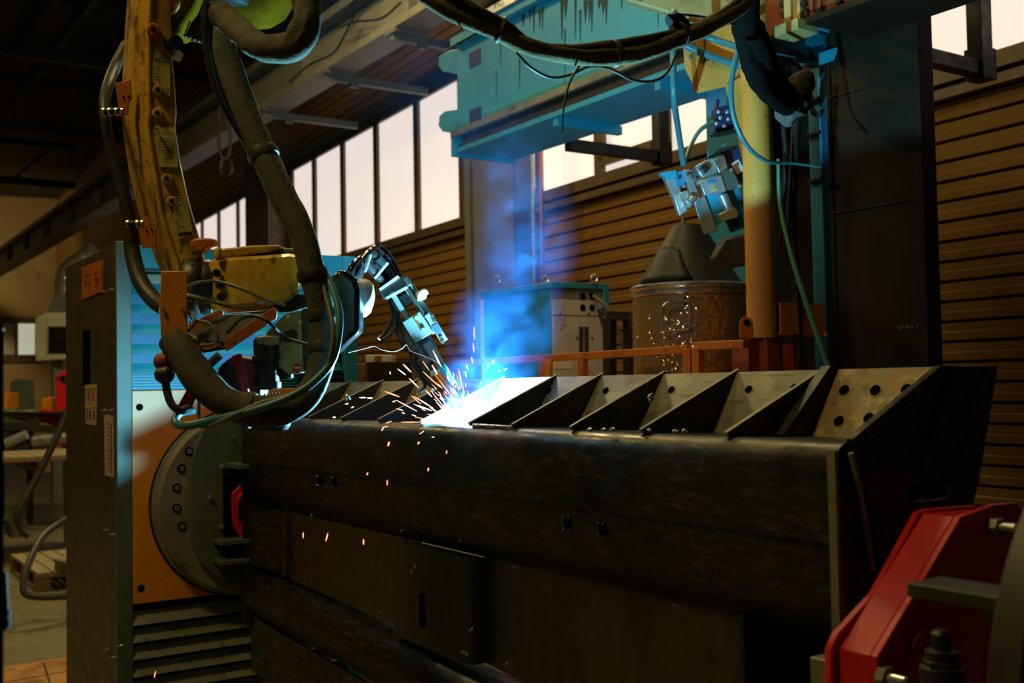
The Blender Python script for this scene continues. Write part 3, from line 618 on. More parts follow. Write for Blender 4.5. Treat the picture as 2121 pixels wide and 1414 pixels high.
lb4 = armlabel(((358, 424), (388, 422), (400, 485), (366, 496)), 'type_label', 'label_yellow', 3.058, 3.10); lines(lb4, 363, 368, (452, 458, 463), 3.058, 3.064); lines(lb4, 370, 398, (488, 484), 3.064, 3.10, -3, .005); lines(lb4, 376, 381, (470,), 3.07, 3.075, 0, .003)
# shoulder joint at the top: gasket, hub, link casting
MB().tube([D(x, y, 3.08) for x, y in ((316, -30), (322, 20), (330, 55), (345, 80), (365, 95))], .017, 10).build('joint_gasket', 'black', rb)
mb = fplate(((330, -40), (420, -40), (400, 20), (372, 62), (356, 70), (340, 50)), 3.14, .12); mb.build('shoulder_casting', 'robot_yellow_shaded', rb, bev=.008)
MB().lathe(D(345, 5, 3.09), (-FWD+RT*.3), [(.035, 0), (.035, .03), (.02, .036), (0, .036)], 20).build('shoulder_cap', 'orange_steel', rb)
boss(318, 62, .017, rb, 3.02, 'orange_steel')
mb = fplate(((310, 85), (330, 68), (368, 100), (360, 118), (330, 108)), 3.06, .06); mb.build('link_lug', 'orange_steel', rb, bev=.004)
MB().lathe(D(355, 92, 3.05), -FWD+RT, [(.020, 0), (.020, .028), (.014, .03)], 18).build('lug_pin', 'black', rb)
mb = fplate(((352, 32), (415, 22), (432, 30), (424, 90), (396, 84), (362, 58)), 3.20, .012); mb.build('guard_plate', 'robot_yellow_shaded', rb, bev=.002)
for k in range(7):
    x, y = 367+9*k, 68+3.2*k; MB().ball(D(x, y, 3.19), .006, 6).build('chain_bead', 'black', rb)
# swivel body: rounded yellow bowl at the very top
sw = [(430, -60, 3.2), (600, -60, 3.2)]
bo = D(530, -40, 3.3); MB().lathe(bo, -UPV, [(.115, -.06), (.115, .02), (.108, .06), (.085, .10), (.05, .125), (0, .13)], 40).build('swivel_body', 'robot_yellow_shaded', rb)
q = V(bo); MB().lathe(q+V((0, 0, .04)), ZP, [(.115, 0), (.12, .02), (.12, .30), (.15, .31), (.15, .35)], 32).build('base_column', 'robot_yellow_shaded', rb)
zc_ = q.z+.45; MB().box((q.x-.16, q.y-.16, q.z+.30), (q.x+.16, q.y+.16, zc_)).build('mounting_plate', 'dark_steel', rb, bev=.005)
MB().cyl(D(318, -190, 3.14), q+V((0, 0, .16)), .06, 24).build('shoulder_shaft', 'robot_yellow_shaded', rb)
MB().bar((q.x, q.y-.3, 3.95), (-3.05, 3.75, 3.95), .22, .30).build('mounting_boom', 'teal_paint', rb)
MB().box((q.x-.11, q.y-.11, zc_), (q.x+.11, q.y+.11, 3.82)).build('boom_drop', 'teal_paint', rb)
MB().lathe(D(470, -30, 3.22), -UPV, [(.075, -.05), (.075, .04), (.06, .06)], 24).build('swivel_motor', 'black', rb)
# elbow
el = D(388, 592, 3.06); eax = (RT*.96+FWD*.22-UPV*.06).normalized()
MB().lathe(el, eax, [(.060, -.02), (.070, -.012), (.074, 0), (.078, .012), (.078, .03), (.072, .038), (.074, .05), (.070, .066), (.05, .07)], 36).build('elbow_flange', 'black', rb)
for k in range(12):
    a = 2*math.pi*k/12; e1 = eax.cross(ZP).normalized(); e2 = eax.cross(e1)
    q = el+eax*.012+(e1*math.cos(a)+e2*math.sin(a))*.077; MB().lathe(q, (q-el-eax*.012), [(.004, -.002), (.004, .004)], 8).build('flange_screw', 'dark_steel', rb)
mb = fplate(((392, 500), (402, 494), (424, 492), (443, 494), (445, 506), (428, 510), (420, 520), (402, 524)), 3.03, .05); mb.build('stop_lug', 'orange_steel', rb, bev=.004)
# forearm casting
f0 = [(436, 541), (448, 538), (452, 600), (440, 634)]
fs = []
for x, yt, yb, d, tk in ((432, 543, 632, 3.02, .13), (445, 536, 642, 3.0, .14), (470, 533, 642, 2.985, .15), (560, 528, 634, 2.97, .15), (600, 525, 624, 2.975, .10), (620, 530, 606, 2.98, .06)):
    h = yb-yt
    fs.append([D(x, yt, d+.03), D(x, yt+h*.06, d+.006), D(x, yt+h*.5, d), D(x-2, yb-h*.10, d+.004), D(x-4, yb, d+.03), D(x, yb, d+tk), D(x, yt, d+tk)])
MB().loft(fs).build('forearm', 'robot_yellow_clean', rb, ang=50)
mb = fplate(((440, 524), (455, 515), (520, 508), (575, 507), (582, 512), (560, 520), (470, 534), (445, 536)), 3.01, .12); mb.build('forearm_lid', 'robot_yellow', rb, bev=.006)
mb = fplate(((470, 534), (560, 512), (612, 514), (618, 522), (600, 527)), 3.04, .10); mb.build('forearm_deck', 'grey_green', rb, bev=.004)
MB().lathe(D(452, 525, 2.99), UPV, [(.010, -.01), (.011, .008), (.007, .014), (0, .015)], 14).build('lid_screw', 'robot_yellow_clean', rb)
for px, py in ((450, 566), (457, 590), (459, 615)):
    o = MB().lathe(D(px, py, 2.99), -FWD, [(.011, 0), (.011, .010), (.005, .010), (.005, .004)], 16).build('cap_screw', 'black', rb)
MB().bar(D(434, 572, 2.99), D(447, 571, 2.985), .002, .002).build('seam_mark', 'print_dark', rb)
mb = fplate(((452, 636), (560, 632), (560, 642), (470, 648)), 3.0, .10); mb.build('forearm_flange', 'orange_steel', rb, bev=.003)
mb = fplate(((470, 634), (640, 605), (650, 628), (600, 645), (520, 650)), 3.03, .09); mb.build('belly_cover', 'black', rb, bev=.004)
# lower wrist gear housing
mb = fplate(((548, 690), (590, 650), (622, 642), (628, 772), (598, 776), (572, 756)), 3.02, .05); mb.build('gear_housing', 'cream_yellow', rb, bev=.006)
mb = fplate(((622, 640), (655, 634), (662, 745), (652, 775), (628, 772)), 3.03, .045); mb.build('gear_side', 'grey_green', rb, bev=.006)
st_ = MB().lathe(D(616, 762, 3.012), -FWD, [(.013, 0), (.013, .003)], 20).build('round_sticker', 'print_red', rb)
MB().bar(D(608, 761, 3.006), D(624, 761, 3.006), .001, .004).build('sticker_band', 'label_pink', st_)
MB().lathe(D(602, 694, 3.01), -FWD, [(.018, 0), (.018, .016), (.014, .02)], 18).build('plug', 'black', rb)
for px, py in ((597, 655), (622, 667), (641, 661), (595, 725)): MB().lathe(D(px, py, 3.012), -FWD, [(.005, 0), (.005, .006)], 10).build('screw', 'zinc', rb)
# black wrist cover and white wrist dome
wc = [(668, 605), (688, 570), (702, 557), (716, 560), (738, 578), (744, 600), (744, 688), (722, 706), (700, 728), (668, 745), (655, 700)]
D_rob = D; D = lambda x, y, d: D_far(x, y, 2.50)
mb = fplate(wc, 2.5, .10); mb.build('wrist_cover', 'black_gloss', rb, bev=.012, seg=3)
D = D_rob
wd = D_far(742, 616, 2.64); wax = (RT*.93+FWD*.25+UPV*-.1).normalized()
MB().lathe(wd, wax, [(.058, -.02), (.058, .012), (.055, .028), (.042, .040), (.02, .046), (0, .047)], 36).build('wrist_dome', 'white_shell', rb)
# motors hanging under the forearm
def can(px, y0, y1, rpx, d, mat, nm):
    a, b = D(px, y0, d), D(px+3, y1, d); r = px2m(rpx, d); L = (b-a).length
    return MB().lathe(a, b-a, [(r*.8, 0), (r, .008), (r, L*.35), (r*1.12, L*.36), (r*1.12, L*.44), (r*.95, L*.45), (r*.95, L*.85), (r*1.1, L*.86), (r*1.1, L*.97), (r*.9, L)], 24).build(nm, mat, rb)
can(551, 698, 830, 30, 3.02, 'dark_steel', 'servo_motor'); can(588, 715, 800, 18, 3.06, 'black', 'servo_motor')
mb = fplate(((528, 700), (545, 694), (578, 696), (580, 712), (560, 716), (535, 714)), 2.985, .07); mb.build('motor_connector', 'cover_steel', rb, bev=.003)
for k in range(5): MB().ball(D(548+7*k, 817-k, 2.975), .0035, 6).build('connector_pin', 'copper', rb)
MB().lathe(D(557, 835, 3.0), -UPV, [(.052, 0), (.056, .02), (.056, .055), (.048, .068), (0, .07)], 28).build('motor_cap', 'black', rb)
mb = fplate(((480, 736), (497, 732), (516, 820), (507, 835)), 2.98, .02); mb.build('red_strap', 'red_paint', rb, bev=.002)
mb = fplate(((450, 760), (480, 735), (540, 745), (540, 850), (470, 850), (445, 810)), 3.06, .10); mb.build('wrist_base', 'black', rb, bev=.01)
# orange brackets carrying the hoses
mb = fplate(((333, 561), (387, 561), (388, 690), (380, 712), (333, 698), (330, 640)), 2.90, .006); mb.build('hose_plate', 'orange_paint', rb, bev=.002)
for px in (339, 379): MB().lathe(D(px, 642, 2.898), -FWD, [(.005, 0), (.005, .004)], 10).build('plate_screw', 'zinc', rb)
mb = fplate(((466, 703), (566, 636), (574, 644), (572, 660), (468, 728)), 2.86, .006); mb.build('tray_flange', 'orange_steel', rb, bev=.001)
mb = fplate(((388, 672), (455, 640), (462, 646), (460, 664), (395, 700)), 2.97, .006); mb.build('tray_flange', 'orange_steel', rb, bev=.001)
MB().prism([D(388, 690, 2.97), D(460, 652, 2.97), D(570, 650, 2.865), D(468, 718, 2.865), D(420, 726, 2.88)], (0, 0, -.005)).build('tray_base', 'black', rb)
mb = fplate(((385, 712), (470, 712), (470, 722), (400, 728)), 2.88, .01); mb.build('tray_lip', 'orange_steel', rb)
# hose clips on the arm
for (q, cy_, nm) in ((((238, 172), (270, 165), (272, 205), (266, 210), (265, 236), (248, 240)), 232, 'a'), (((286, 470), (307, 446), (312, 470), (322, 474), (323, 512), (294, 513)), 462, 'b')):
    mb = fplate(q, 3.04, .006); cp = mb.build('clip_plate', 'orange_steel', rb, bev=.001)
    for dx, dy in ((-4, -6), (6, -8)):
        cx_ = sum(a[0] for a in q)/len(q); c_y = sum(a[1] for a in q)/len(q); MB().bar(D(cx_+dx, c_y+dy, 3.038), D(cx_+dx+.5, c_y+dy+6, 3.038), .002, .004).build('clip_slot', 'hole_black', cp)
MB().cyl(D(213, 232, 3.05), D(262, 228, 3.05), .010, 12).build('hose_clamp', 'dark_steel', rb)
for x in (216, 228, 242, 255): MB().lathe(D(x, 231.5, 3.05), RT, [(.0125, -.003), (.0125, .003)], 12).build('clamp_ring', 'zinc', rb)
MB().cyl(D(262, 465, 3.05), D(305, 460, 3.05), .009, 12).build('hose_clamp', 'dark_steel', rb)
for x in (266, 286, 296): MB().lathe(D(x, 464, 3.05), RT, [(.0125, -.003), (.0125, .003)], 12).build('clamp_ring', 'zinc', rb)
# thin wires over the forearm
for pts, mt in ((((388, 593, 2.95), (410, 585, 2.93), (450, 583, 2.93), (500, 598, 2.93), (550, 620, 2.93), (590, 632, 2.93)), 'hose_grey'), (((388, 610, 2.95), (420, 618, 2.94), (450, 628, 2.94), (480, 636, 2.95)), 'hose_grey'),
                (((386, 640, 2.93), (400, 650, 2.9), (403, 668, 2.88), (390, 685, 2.9), (388, 700, 2.9)), 'hose_grey'), (((470, 690, 2.85), (500, 660, 2.84), (530, 655, 2.84), (560, 670, 2.85), (590, 698, 2.9), (640, 714, 2.9), (655, 720, 2.9)), 'rubber'),
                (((390, 690, 2.9), (405, 700, 2.87), (412, 715, 2.87), (415, 760, 2.87), (412, 850, 2.9), (415, 872, 2.9)), 'hose_grey'), (((400, 665, 2.9), (430, 668, 2.88), (450, 690, 2.87), (445, 710, 2.87), (415, 715, 2.87)), 'hose_grey')):
    MB().tube(hpath(pts, 7), .0042, 6).build('wire', mt, rb)

# ------------------------------------------------------------------ hoses around the robot
def D(px, py, d): return D_far(px, py, d*.78)
def hose(name, pts, rpx, mat, label, n=14, wr=0., seed=0, seg=12, fold=9., group='hoses on the robot'):
    P = hpath(pts, seg); N = len(P); dref = sum(q[2] for q in pts)/len(pts)
    if isinstance(rpx, (list, tuple)):
        R = []
        for i in range(N):
            t = i/(N-1)*(len(rpx)-1); k = min(int(t), len(rpx)-2); R.append(px2m(rpx[k]+(rpx[k+1]-rpx[k])*(t-k), dref))
    else: R = px2m(rpx, dref)
    o = MB().tube(P, R, n, wr, seed, fold, True).build(name, mat, ang=60); tag(o, label, 'hose', group); return o
hm = hose('sleeved_hose', ((452, 20, 3.05), (462, 110, 3.0), (500, 220, 2.96), (545, 320, 2.93), (588, 410, 2.9), (628, 490, 2.87), (648, 570, 2.85), (664, 640, 2.84), (669, 710, 2.83), (660, 775, 2.81), (630, 825, 2.79), (580, 850, 2.78), (520, 850, 2.78), (462, 828, 2.79), (415, 785, 2.81), (382, 738, 2.84), (356, 706, 2.87)),
     [30, 31, 30, 29, 28, 26, 27, 26, 26, 25, 26, 30, 31, 30, 32, 32, 28], 'sleeve_dark', 'thick dark sleeved hose hanging down and looping under the wrist', 20, .10, 2, 12)
for px, py, d in ((525, 268, 2.95), (650, 575, 2.85), (508, 848, 2.78)): pass
for (i, w_, mt) in ((36, 31, 'rubber'), (72, 30, 'rubber'), (145, 34, 'sleeve'), (98, 29, 'rubber'), (86, 29, 'rubber')):
    P = hpath(((452, 20, 3.05), (462, 110, 3.0), (500, 220, 2.96), (545, 320, 2.93), (588, 410, 2.9), (628, 490, 2.87), (648, 570, 2.85), (664, 640, 2.84), (669, 710, 2.83), (660, 775, 2.81), (630, 825, 2.79), (580, 850, 2.78), (520, 850, 2.78), (462, 828, 2.79), (415, 785, 2.81), (382, 738, 2.84), (356, 706, 2.87)), 12)
    MB().lathe(P[i], P[i+1]-P[i-1], [(w_*2.87/F, -.012), ((w_+2)*2.87/F, 0), (w_*2.87/F, .012)], 20).build('tie_band', mt, hm)
hose('cooling_hose', ((655, 545, 2.88), (680, 580, 2.84), (699, 630, 2.80), (702, 680, 2.77), (688, 745, 2.75), (650, 790, 2.73), (600, 822, 2.72), (530, 848, 2.72), (450, 868, 2.74), (385, 882, 2.78), (363, 874, 2.82), (372, 856, 2.86), (400, 850, 2.9)), 8, 'hose_teal', 'teal hose looping round the outside of the thick sleeve', 10, seg=10)
hose('cooling_hose', ((640, 500, 2.88), (672, 600, 2.82), (690, 690, 2.76), (672, 770, 2.74), (615, 812, 2.73), (540, 835, 2.73), (490, 858, 2.72), (440, 880, 2.74), (415, 882, 2.78)), 5.5, 'hose_grey', 'thin grey hose twisted along the teal hose under the wrist', 8, seg=10)
hose('air_hose', ((262, 92, 3.3), (238, 140, 3.24), (220, 190, 3.12), (217, 235, 3.05), (228, 300, 3.05), (250, 380, 3.05), (268, 455, 3.05), (274, 520, 3.05), (290, 580, 3.02), (318, 620, 2.98), (345, 640, 2.94)), [11, 12, 11, 10, 11, 13, 15, 16, 16, 16], 'rubber', 'black air hose bowed along the left side of the yellow arm', 14)
hose('air_hose', ((428, 10, 3.0), (428, 60, 2.98), (434, 120, 2.96), (452, 190, 2.93), (478, 245, 2.92), (510, 300, 2.92)), [10, 10, 9, 7, 5], 'rubber', 'slim glossy black hose beside the top of the thick sleeve', 12).data.materials[0] = M['black_gloss']
hose('sleeved_hose', ((455, 30, 2.9), (495, 62, 2.8), (530, 92, 2.65), (575, 103, 2.58), (615, 88, 2.55), (634, 50, 2.55), (636, 5, 2.58), (622, -40, 2.62), (580, -110, 2.9)), [27, 27, 26, 26, 27, 27, 28, 28], 'sleeve', 'short wrinkled canvas sleeve curling up at the top of the robot', 22, .20, 5, 14, 14)
hose('air_hose', ((345, 725, 2.9), (342, 780, 2.86), (352, 830, 2.84), (372, 850, 2.84), (392, 845, 2.86)), 8, 'rubber', 'black hose dropping from the orange hose plate', 10)
hose('air_hose', ((420, 740, 2.92), (405, 790, 2.9), (385, 830, 2.9), (368, 860, 2.88)), 9, 'red_paint', 'dark red hose hanging behind the black hose loop', 10)
hose('air_hose', ((455, 735, 2.98), (425, 765, 2.98), (400, 815, 2.96), (385, 850, 2.92)), 9, 'rubber', 'black hose bundle crossing behind the dark red hose', 10)
for px, py, d, lab in ((339, 748, 2.86, 'small dark red rubber knob beside the orange hose plate'), (341, 775, 2.85, 'black rubber knob below the orange hose plate')):
    o = MB().lathe(D(px, py, d), (RT+UPV*.2), [(.012, -.022), (.022, -.012), (.022, .012), (.012, .022)], 16).build('rubber_plug', 'red_oxide' if py < 760 else 'rubber'); tag(o, lab, 'plug')
hose('taped_strand', ((612, 425, 2.87), (628, 450, 2.86), (634, 480, 2.86), (640, 512, 2.86)), 3, 'red_oxide', 'thin red brown strand springing from the thick sleeve', 6)

# ================================================================== WELDING TORCH
KS = 1.0
def D(px, py, d):                              # the torch leans away from the viewer above its tip
    return D_far(px, py, d+.17*min(1, max(0, (856-py)/80))*min(1, max(0, (px-735)/70)))
tc_ = thing('welding_torch', 'robot welding torch in a pale metal bracket above the arc', 'torch', D(880, 680, 2.82))
TA = math.degrees(math.atan2(170, 105)); DT = 2.84
def tb(cx, cy, ln, wd, th, mat, nm, d=DT, da=0, bev=.002, par=tc_): return ibox(cx, cy, d, px2m(ln, d), px2m(wd, d), th, TA+da).build(nm, mat, par, bev=bev)
# coiled black dress pack over the wrist
dp = thing('torch_cable_pack', 'glossy black cable pack arching from the wrist to the torch', 'cable pack', D(780, 560, 2.9))
for k in range(6):
    o_ = -17+6.8*k; dd = 2.86+.022*(k % 3)
    P = hpath(((728+o_*.2, 600, dd-.0), (736+o_*.5, 566, dd-.02), (748+o_*.75, 540-o_*.4, dd), (768+o_*.9, 528-o_*.85, dd), (792+o_*.95, 552-o_*.8, dd), (812+o_*.8, 582-o_*.5, dd), (832+o_*.8, 612-o_*.45, dd)), 8)
    MB().tube(P, px2m(9.5, dd), 10, absr=True).build('cable', 'black_gloss', dp)
for (cx, cy, ln, wd, a_) in ((762, 545, 40, 5, -72), (790, 560, 46, 5, -50), (806, 586, 52, 6, -35), (822, 606, 54, 6, -28)):
    ibox(cx, cy, 2.815, px2m(ln, 2.8), px2m(wd, 2.8), .012, a_).build('cable_strap', 'alu', dp, bev=.001)
ibox(818, 597, 2.85, px2m(66, 2.85), px2m(26, 2.85), .06, -28).build('cable_clamp', 'black', dp, bev=.004)
ibox(846, 583, 2.83, px2m(12, 2.85), px2m(22, 2.85), .05, -28).build('clamp_ear', 'black', dp, bev=.003)
for pts in (((812, 620, 2.87), (818, 660, 2.88), (810, 690, 2.88), (790, 705, 2.9)), ((818, 622, 2.86), (828, 670, 2.87), (838, 700, 2.86), (846, 720, 2.86)), ((822, 622, 2.88), (822, 680, 2.89), (832, 710, 2.88), (842, 728, 2.87)), ((806, 618, 2.89), (814, 655, 2.9), (796, 690, 2.9), (782, 704, 2.91))):
    MB().tube(hpath(pts, 7), px2m(4.5, 2.87), 8).build('lead', 'black', dp)
# bracket frame
tb(842, 622, 26, 62, .05, 'black', 'mount_head', 2.86)
tb(833, 640, 84, 12, .03, 'torch_metal', 'bracket_rail', 2.83); tb(862, 625, 84, 9, .03, 'black', 'bracket_rail', 2.825)
tb(876, 640, 118, 22, .045, 'torch_metal', 'bracket_side', 2.85); tb(866, 678, 54, 46, .04, 'torch_metal', 'bracket_plate', 2.82)
s_ = tb(867, 672, 36, 6, .004, 'copper', 'slot_insert', 2.799); MB().lathe(D(863, 658, 2.797), -FWD, [(.006, 0), (.006, .005)], 12).build('screw', 'zinc', tc_); MB().lathe(D(877, 683, 2.797), -FWD, [(.006, 0), (.006, .005)], 12).build('screw', 'zinc', tc_)
tb(848, 688, 66, 9, .02, 'dark_steel', 'bracket_web', 2.845); tb(904, 678, 70, 16, .05, 'torch_metal', 'clamp_bar', 2.83); tb(906, 682, 26, 14, .052, 'navy_paint', 'clamp_gap', 2.829)
for px, py in ((896, 655), (899, 664), (913, 699), (917, 708)): MB().lathe(D(px, py, 2.803), -FWD, [(.0055, 0), (.0055, .004)], 12).build('clamp_screw', 'black', tc_)
MB().lathe(D(872, 612, 2.82), RT*.6-UPV*.1+(-FWD)*.4, [(.010, -.012), (.013, 0), (.010, .012)], 14).build('elbow_fitting', 'white_shell', tc_)
MB().tube(hpath(((868, 622, 2.815), (870, 608, 2.81), (880, 602, 2.81), (884, 610, 2.81)), 6), .006, 10).build('elbow_pipe', 'white_shell', tc_)
tdir = (RT*math.cos(math.radians(TA))-UPV*math.sin(math.radians(TA)))
MB().lathe(D(852, 690, 2.87), tdir, [(.030, 0), (.030, .045), (.024, .048), (.024, .07), (.030, .072), (.030, .10), (.022, .105)], 24).build('torch_body', 'torch_metal', tc_)
tb(884, 712, 40, 30, .04, 'navy_paint', 'sensor_block', 2.85); tb(900, 736, 66, 20, .04, 'torch_metal', 'sensor_rail', 2.835)
tb(926, 776, 50, 20, .035, 'teal_paint', 'gas_nozzle_guard', 2.82); tb(892, 772, 40, 26, .04, 'dark_steel', 'nozzle_block', 2.85); tb(905, 784, 40, 22, .03, 'white_shell', 'spatter_shield', 2.82, 20)
nax = (D(884, 752, 2.80)-ARC).normalized()
MB().lathe(ARC, nax, [(.0080, .024), (.0100, .026), (.0115, .05), (.015, .055), (.016, .10), (.021, .105), (.021, .17), (.012, .175)], 20).build('nozzle', 'copper', tc_)
MB().tube([ARC+nax*.02, ARC+nax*.010, ARC+nax*.006], .0012, 6).build('wire_tip', 'copper', tc_)
for pts in (((850, 730, 2.84), (862, 760, 2.83), (885, 790, 2.82), (900, 806, 2.82)), ((862, 728, 2.86), (870, 770, 2.86), (880, 800, 2.86), (868, 812, 2.86))):
    MB().tube(hpath(pts, 6), .006, 8).build('gas_line', 'black', tc_)

D = D_far

# ================================================================== TEAL GANTRY BEAM
XG, YG0, YG1, ZG0, ZG1 = -6.02, 3.6, 4.03, 3.0, 3.70
gb = thing('gantry_beam', 'teal painted box beam with dark drip stains crossing above the work', 'beam', (XG, 3.8, ZG0))
MB().box((XG, YG0, ZG0+.06), (-2.85, YG1-.1, ZG1)).build('box_web', 'teal_paint', gb, bev=.004)
MB().box((XG-.01, YG0-.03, ZG0), (-2.85, YG1, ZG0+.03)).build('bottom_flange', 'teal_paint', gb)
MB().box((XG-.02, YG0-.045, ZG0-.02), (XG+.01, YG1+.02, ZG0+.14)).build('end_angle', 'teal_paint', gb)
MB().box((XG, YG0-.06, ZG0+.10), (-2.85, YG0, ZG0+.14)).build('rail_strip', 'cover_steel', gb)
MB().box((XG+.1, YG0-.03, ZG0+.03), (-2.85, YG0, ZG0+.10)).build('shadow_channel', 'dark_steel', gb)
MB().box((XG, YG0-.05, ZG1), (-2.85, YG1, ZG1+.05)).build('top_flange', 'teal_paint', gb)
MB().box((XG+.2, YG0-.07, ZG1+.05), (-2.85, YG0+.02, ZG1+.10)).build('guide_rail', 'zinc', gb)
for k, x in enumerate((-4.92, -4.05)):
    MB().box((x-.02, YG0-.02, ZG0-.05), (x+.02, YG1+.02, ZG0)).build('cross_rib', 'teal_paint', gb)
for px, py in ((970, 318), (991, 319)):
    p = onX(px, py, XG-.02); MB().lathe(p+V((.002, 0, 0)), XN, [(.011, 0), (.011, .006)], 12).build('bolt', 'white_shell', gb)
# octagonal stop lugs at the beam end, and cut-outs
for y0, nm in ((130, 'u'), (254, 'l')):
    oc = [onY(x, y, YG0+.05) for x, y in ((948, y0-28), (922, y0-24), (910, y0-14), (908, y0+6), (916, y0+18), (948, y0+24))]
    MB().prism(oc, (0, .05, 0)).build('stop_lug', 'teal_paint', gb, bev=.003)
for px, py in ((984, 121), (985, 241)):
    a = onY(px, py, YG0); MB().box((a.x-.07, YG0-.003, a.z-.05), (a.x+.07, YG0+.01, a.z+.05)).build('cutout', 'navy_paint', gb)
# oil drips on the web
dr = [(1098, 20, 50, 5), (1106, 10, 68, 6), (1118, 22, 60, 6), (1124, 15, 64, 5), (1164, 0, 84, 6), (1172, 0, 40, 8), (1192, 0, 82, 4), (1202, 20, 92, 4), (1213, 0, 48, 8), (1221, 0, 46, 5), (1226, 0, 69, 5), (1250, 0, 30, 9), (1256, 0, 50, 5), (1288, 0, 22, 3), (1363, 24, 64, 2), (1037, 92, 140, 2), (1028, 146, 210, 2), (1076, 120, 187, 3), (1170, 60, 186, 2), (1085, 30, 55, 10), (1242, 0, 20, 8)]
mb = MB()
for x, y0, y1, w_ in dr:
    a, b = onY(x, y0, YG0-.001), onY(x, y1, YG0-.001); h = px2m(w_, 6)/.55/2
    mb.prism([a+V((-h, 0, 0)), a+V((h, 0, 0)), b+V((h*.25, 0, .03)), b+V((-h*.25, 0, 0))], (0, -.0015, 0))
mb.build('drip_stain', 'stain_dark', gb, kind='stuff')
# gantry column below the beam
gc = thing('gantry_column', 'blue two legged gantry column behind the yellow post', 'column', (-3.3, 3.9, 0))
for q0, q1 in ((1462, 1545), (1674, 1700)):
    xa_, xb_ = onY(q0, 260, 3.68).x, onY(q1, 260, 3.68).x
    MB().box((xa_, 3.68, 0), (xb_, 3.86, ZG0)).build('column_leg', 'column_blue', gc, bev=.006)
    MB().box((xa_-.03, 3.64, 0), (xb_+.03, 3.90, .03)).build('foot_plate', 'dark_steel', gc)
for z in (2.55, 2.35, 2.86, 2.7): MB().box((xa_, 3.665, z), (xb_, 3.68, z+.012)).build('cable_clip', 'black', gc)
MB().box((onY(1530, 500, 4.0).x, 4.0, 0), (onY(1716, 500, 4.0).x, 4.03, 2.97)).build('shade_sheet', 'dark_panel', gc)  # added sheet; its dark colour stands for shade between the legs
# cable tray brackets on the far side of the beam
def tray_bracket(px0, py0, px1, ytop, ybot, lab):
    a = onY(px0, py0, 4.0); X_ = a.x; b = onX(px1, 0, X_); dz = a.z
    o = thing('tray_bracket', lab, 'bracket', (X_, 4.0, dz), 'cable tray brackets')
    yb = b.y; top = onX(px1, ytop, X_).z; bot = onX(px1, ybot, X_).z
    MB().box((X_-.035, 3.85 if dz < 2.93 else 4.06, dz-.035), (X_+.035, yb, dz+.035)).build('arm', 'dark_steel', o, bev=.003)
    MB().box((X_-.04, yb-.045, bot), (X_+.04, yb+.045, top)).build('upright', 'dark_steel', o, bev=.003)
    MB().box((X_-.05, yb-.055, dz-.05), (X_+.05, yb+.055, dz+.1)).build('joint_plate', 'dark_steel', o)
    MB().box((X_-.04, 4.06, top-.06), (X_+.04, yb, top)).build('top_arm', 'dark_steel', o)
tray_bracket(1160, 298, 1362, 120, 342, 'dark steel tray bracket below the teal beam in front of the window')
tray_bracket(1810, 92, 2026, -60, 166, 'dark steel tray bracket against the top right window')
# ------------------------------------------------------------------ yellow support post with brackets
DP = 4.3
pc = D(1578, 690, DP); pz = lambda y, d=DP: D(1578, y, d).z
sp_ = thing('support_post', 'round yellow orange steel post holding the wire feeder', 'post', (pc.x, pc.y, pz(700)))
MB().lathe((pc.x, pc.y, pz(700)), ZP, [(.056, 0), (.057, .006), (.057, pz(-40)-pz(700))], 32).build('tube', 'post_paint', sp_)
mb = MB(); y0, y1, z0, z1 = pc.y+.045, pc.y+.30, pz(692), pz(628); x0, x1 = pc.x-.06, pc.x+.06; t_ = .008
mb.box((x0, y0, z0), (x1, y1, z0+t_)); mb.box((x0, y0, z1-t_), (x1, y1, z1)); mb.box((x1-t_, y0, z0+t_), (x1, y1, z1-t_)); mb.box((x0, y0, z0+t_), (x0+t_, y1, z1-t_))
mb.build('side_socket', 'orange_paint', sp_, bev=.001)
MB().box((x0-.01, y1-.004, z0-.008), (x1+.01, y1+.006, z0+.01)).build('socket_lip', 'orange_steel', sp_)
MB().box((pc.x-.03, pc.y-.03, pz(770)), (pc.x+.05, pc.y+.05, pz(700))).build('lower_stub', 'red_oxide', sp_, bev=.01)
# lifting ear left of the post foot
er = [D(x, y, 4.26) for x, y in ((1533, 700), (1533, 668), (1538, 658), (1547, 655), (1556, 660), (1560, 700))]
ea = MB().prism(er, FWD*.012).build('lifting_ear', 'orange_steel', sp_, bev=.001); MB().lathe(D(1547, 668, 4.258), -FWD, [(.012, 0), (.012, .003)], 16).build('ear_hole', 'hole_black', ea)
o = MB().bar(D(1550, 704, 4.3), D(1550, 775, 4.3), .09, .09).build('stub_tube', 'red_oxide', sp_)
# cream bracket plate with bolts and the tapering brace
bk = [(1416, 86), (1530, 44), (1566, 60), (1566, 168), (1505, 178), (1447, 192), (1420, 140)]
bo_ = MB().prism([D(x, y, 4.40) for x, y in bk], FWD*.02).build('bracket_plate', 'post_paint', sp_, bev=.002)
for px, py in ((1426, 90), (1443, 98), (1429, 104), (1445, 114), (1429, 121)):
    mb = MB(); bolt(mb, D(px, py, 4.40), -FWD, .008, .012); mb.build('hex_bolt', 'zinc', bo_)
MB().prism([D(x, y, 4.396) for x, y in ((1432, 88), (1440, 86), (1440, 130), (1446, 190), (1436, 192), (1432, 130))], FWD*.003).build('rust_strip', 'orange_steel', bo_)
MB().prism([D(x, y, 4.396) for x, y in ((1458, 80), (1460, 79), (1460, 125), (1495, 114), (1495, 116), (1458, 128))], FWD*.002).build('panel_seam', 'print_dark', bo_)
MB().prism([D(x, y, 4.36) for x, y in ((1503, 176), (1552, 150), (1556, 340), (1545, 340), (1528, 270))], FWD*.02).build('brace_fin', 'post_paint', sp_, bev=.002)
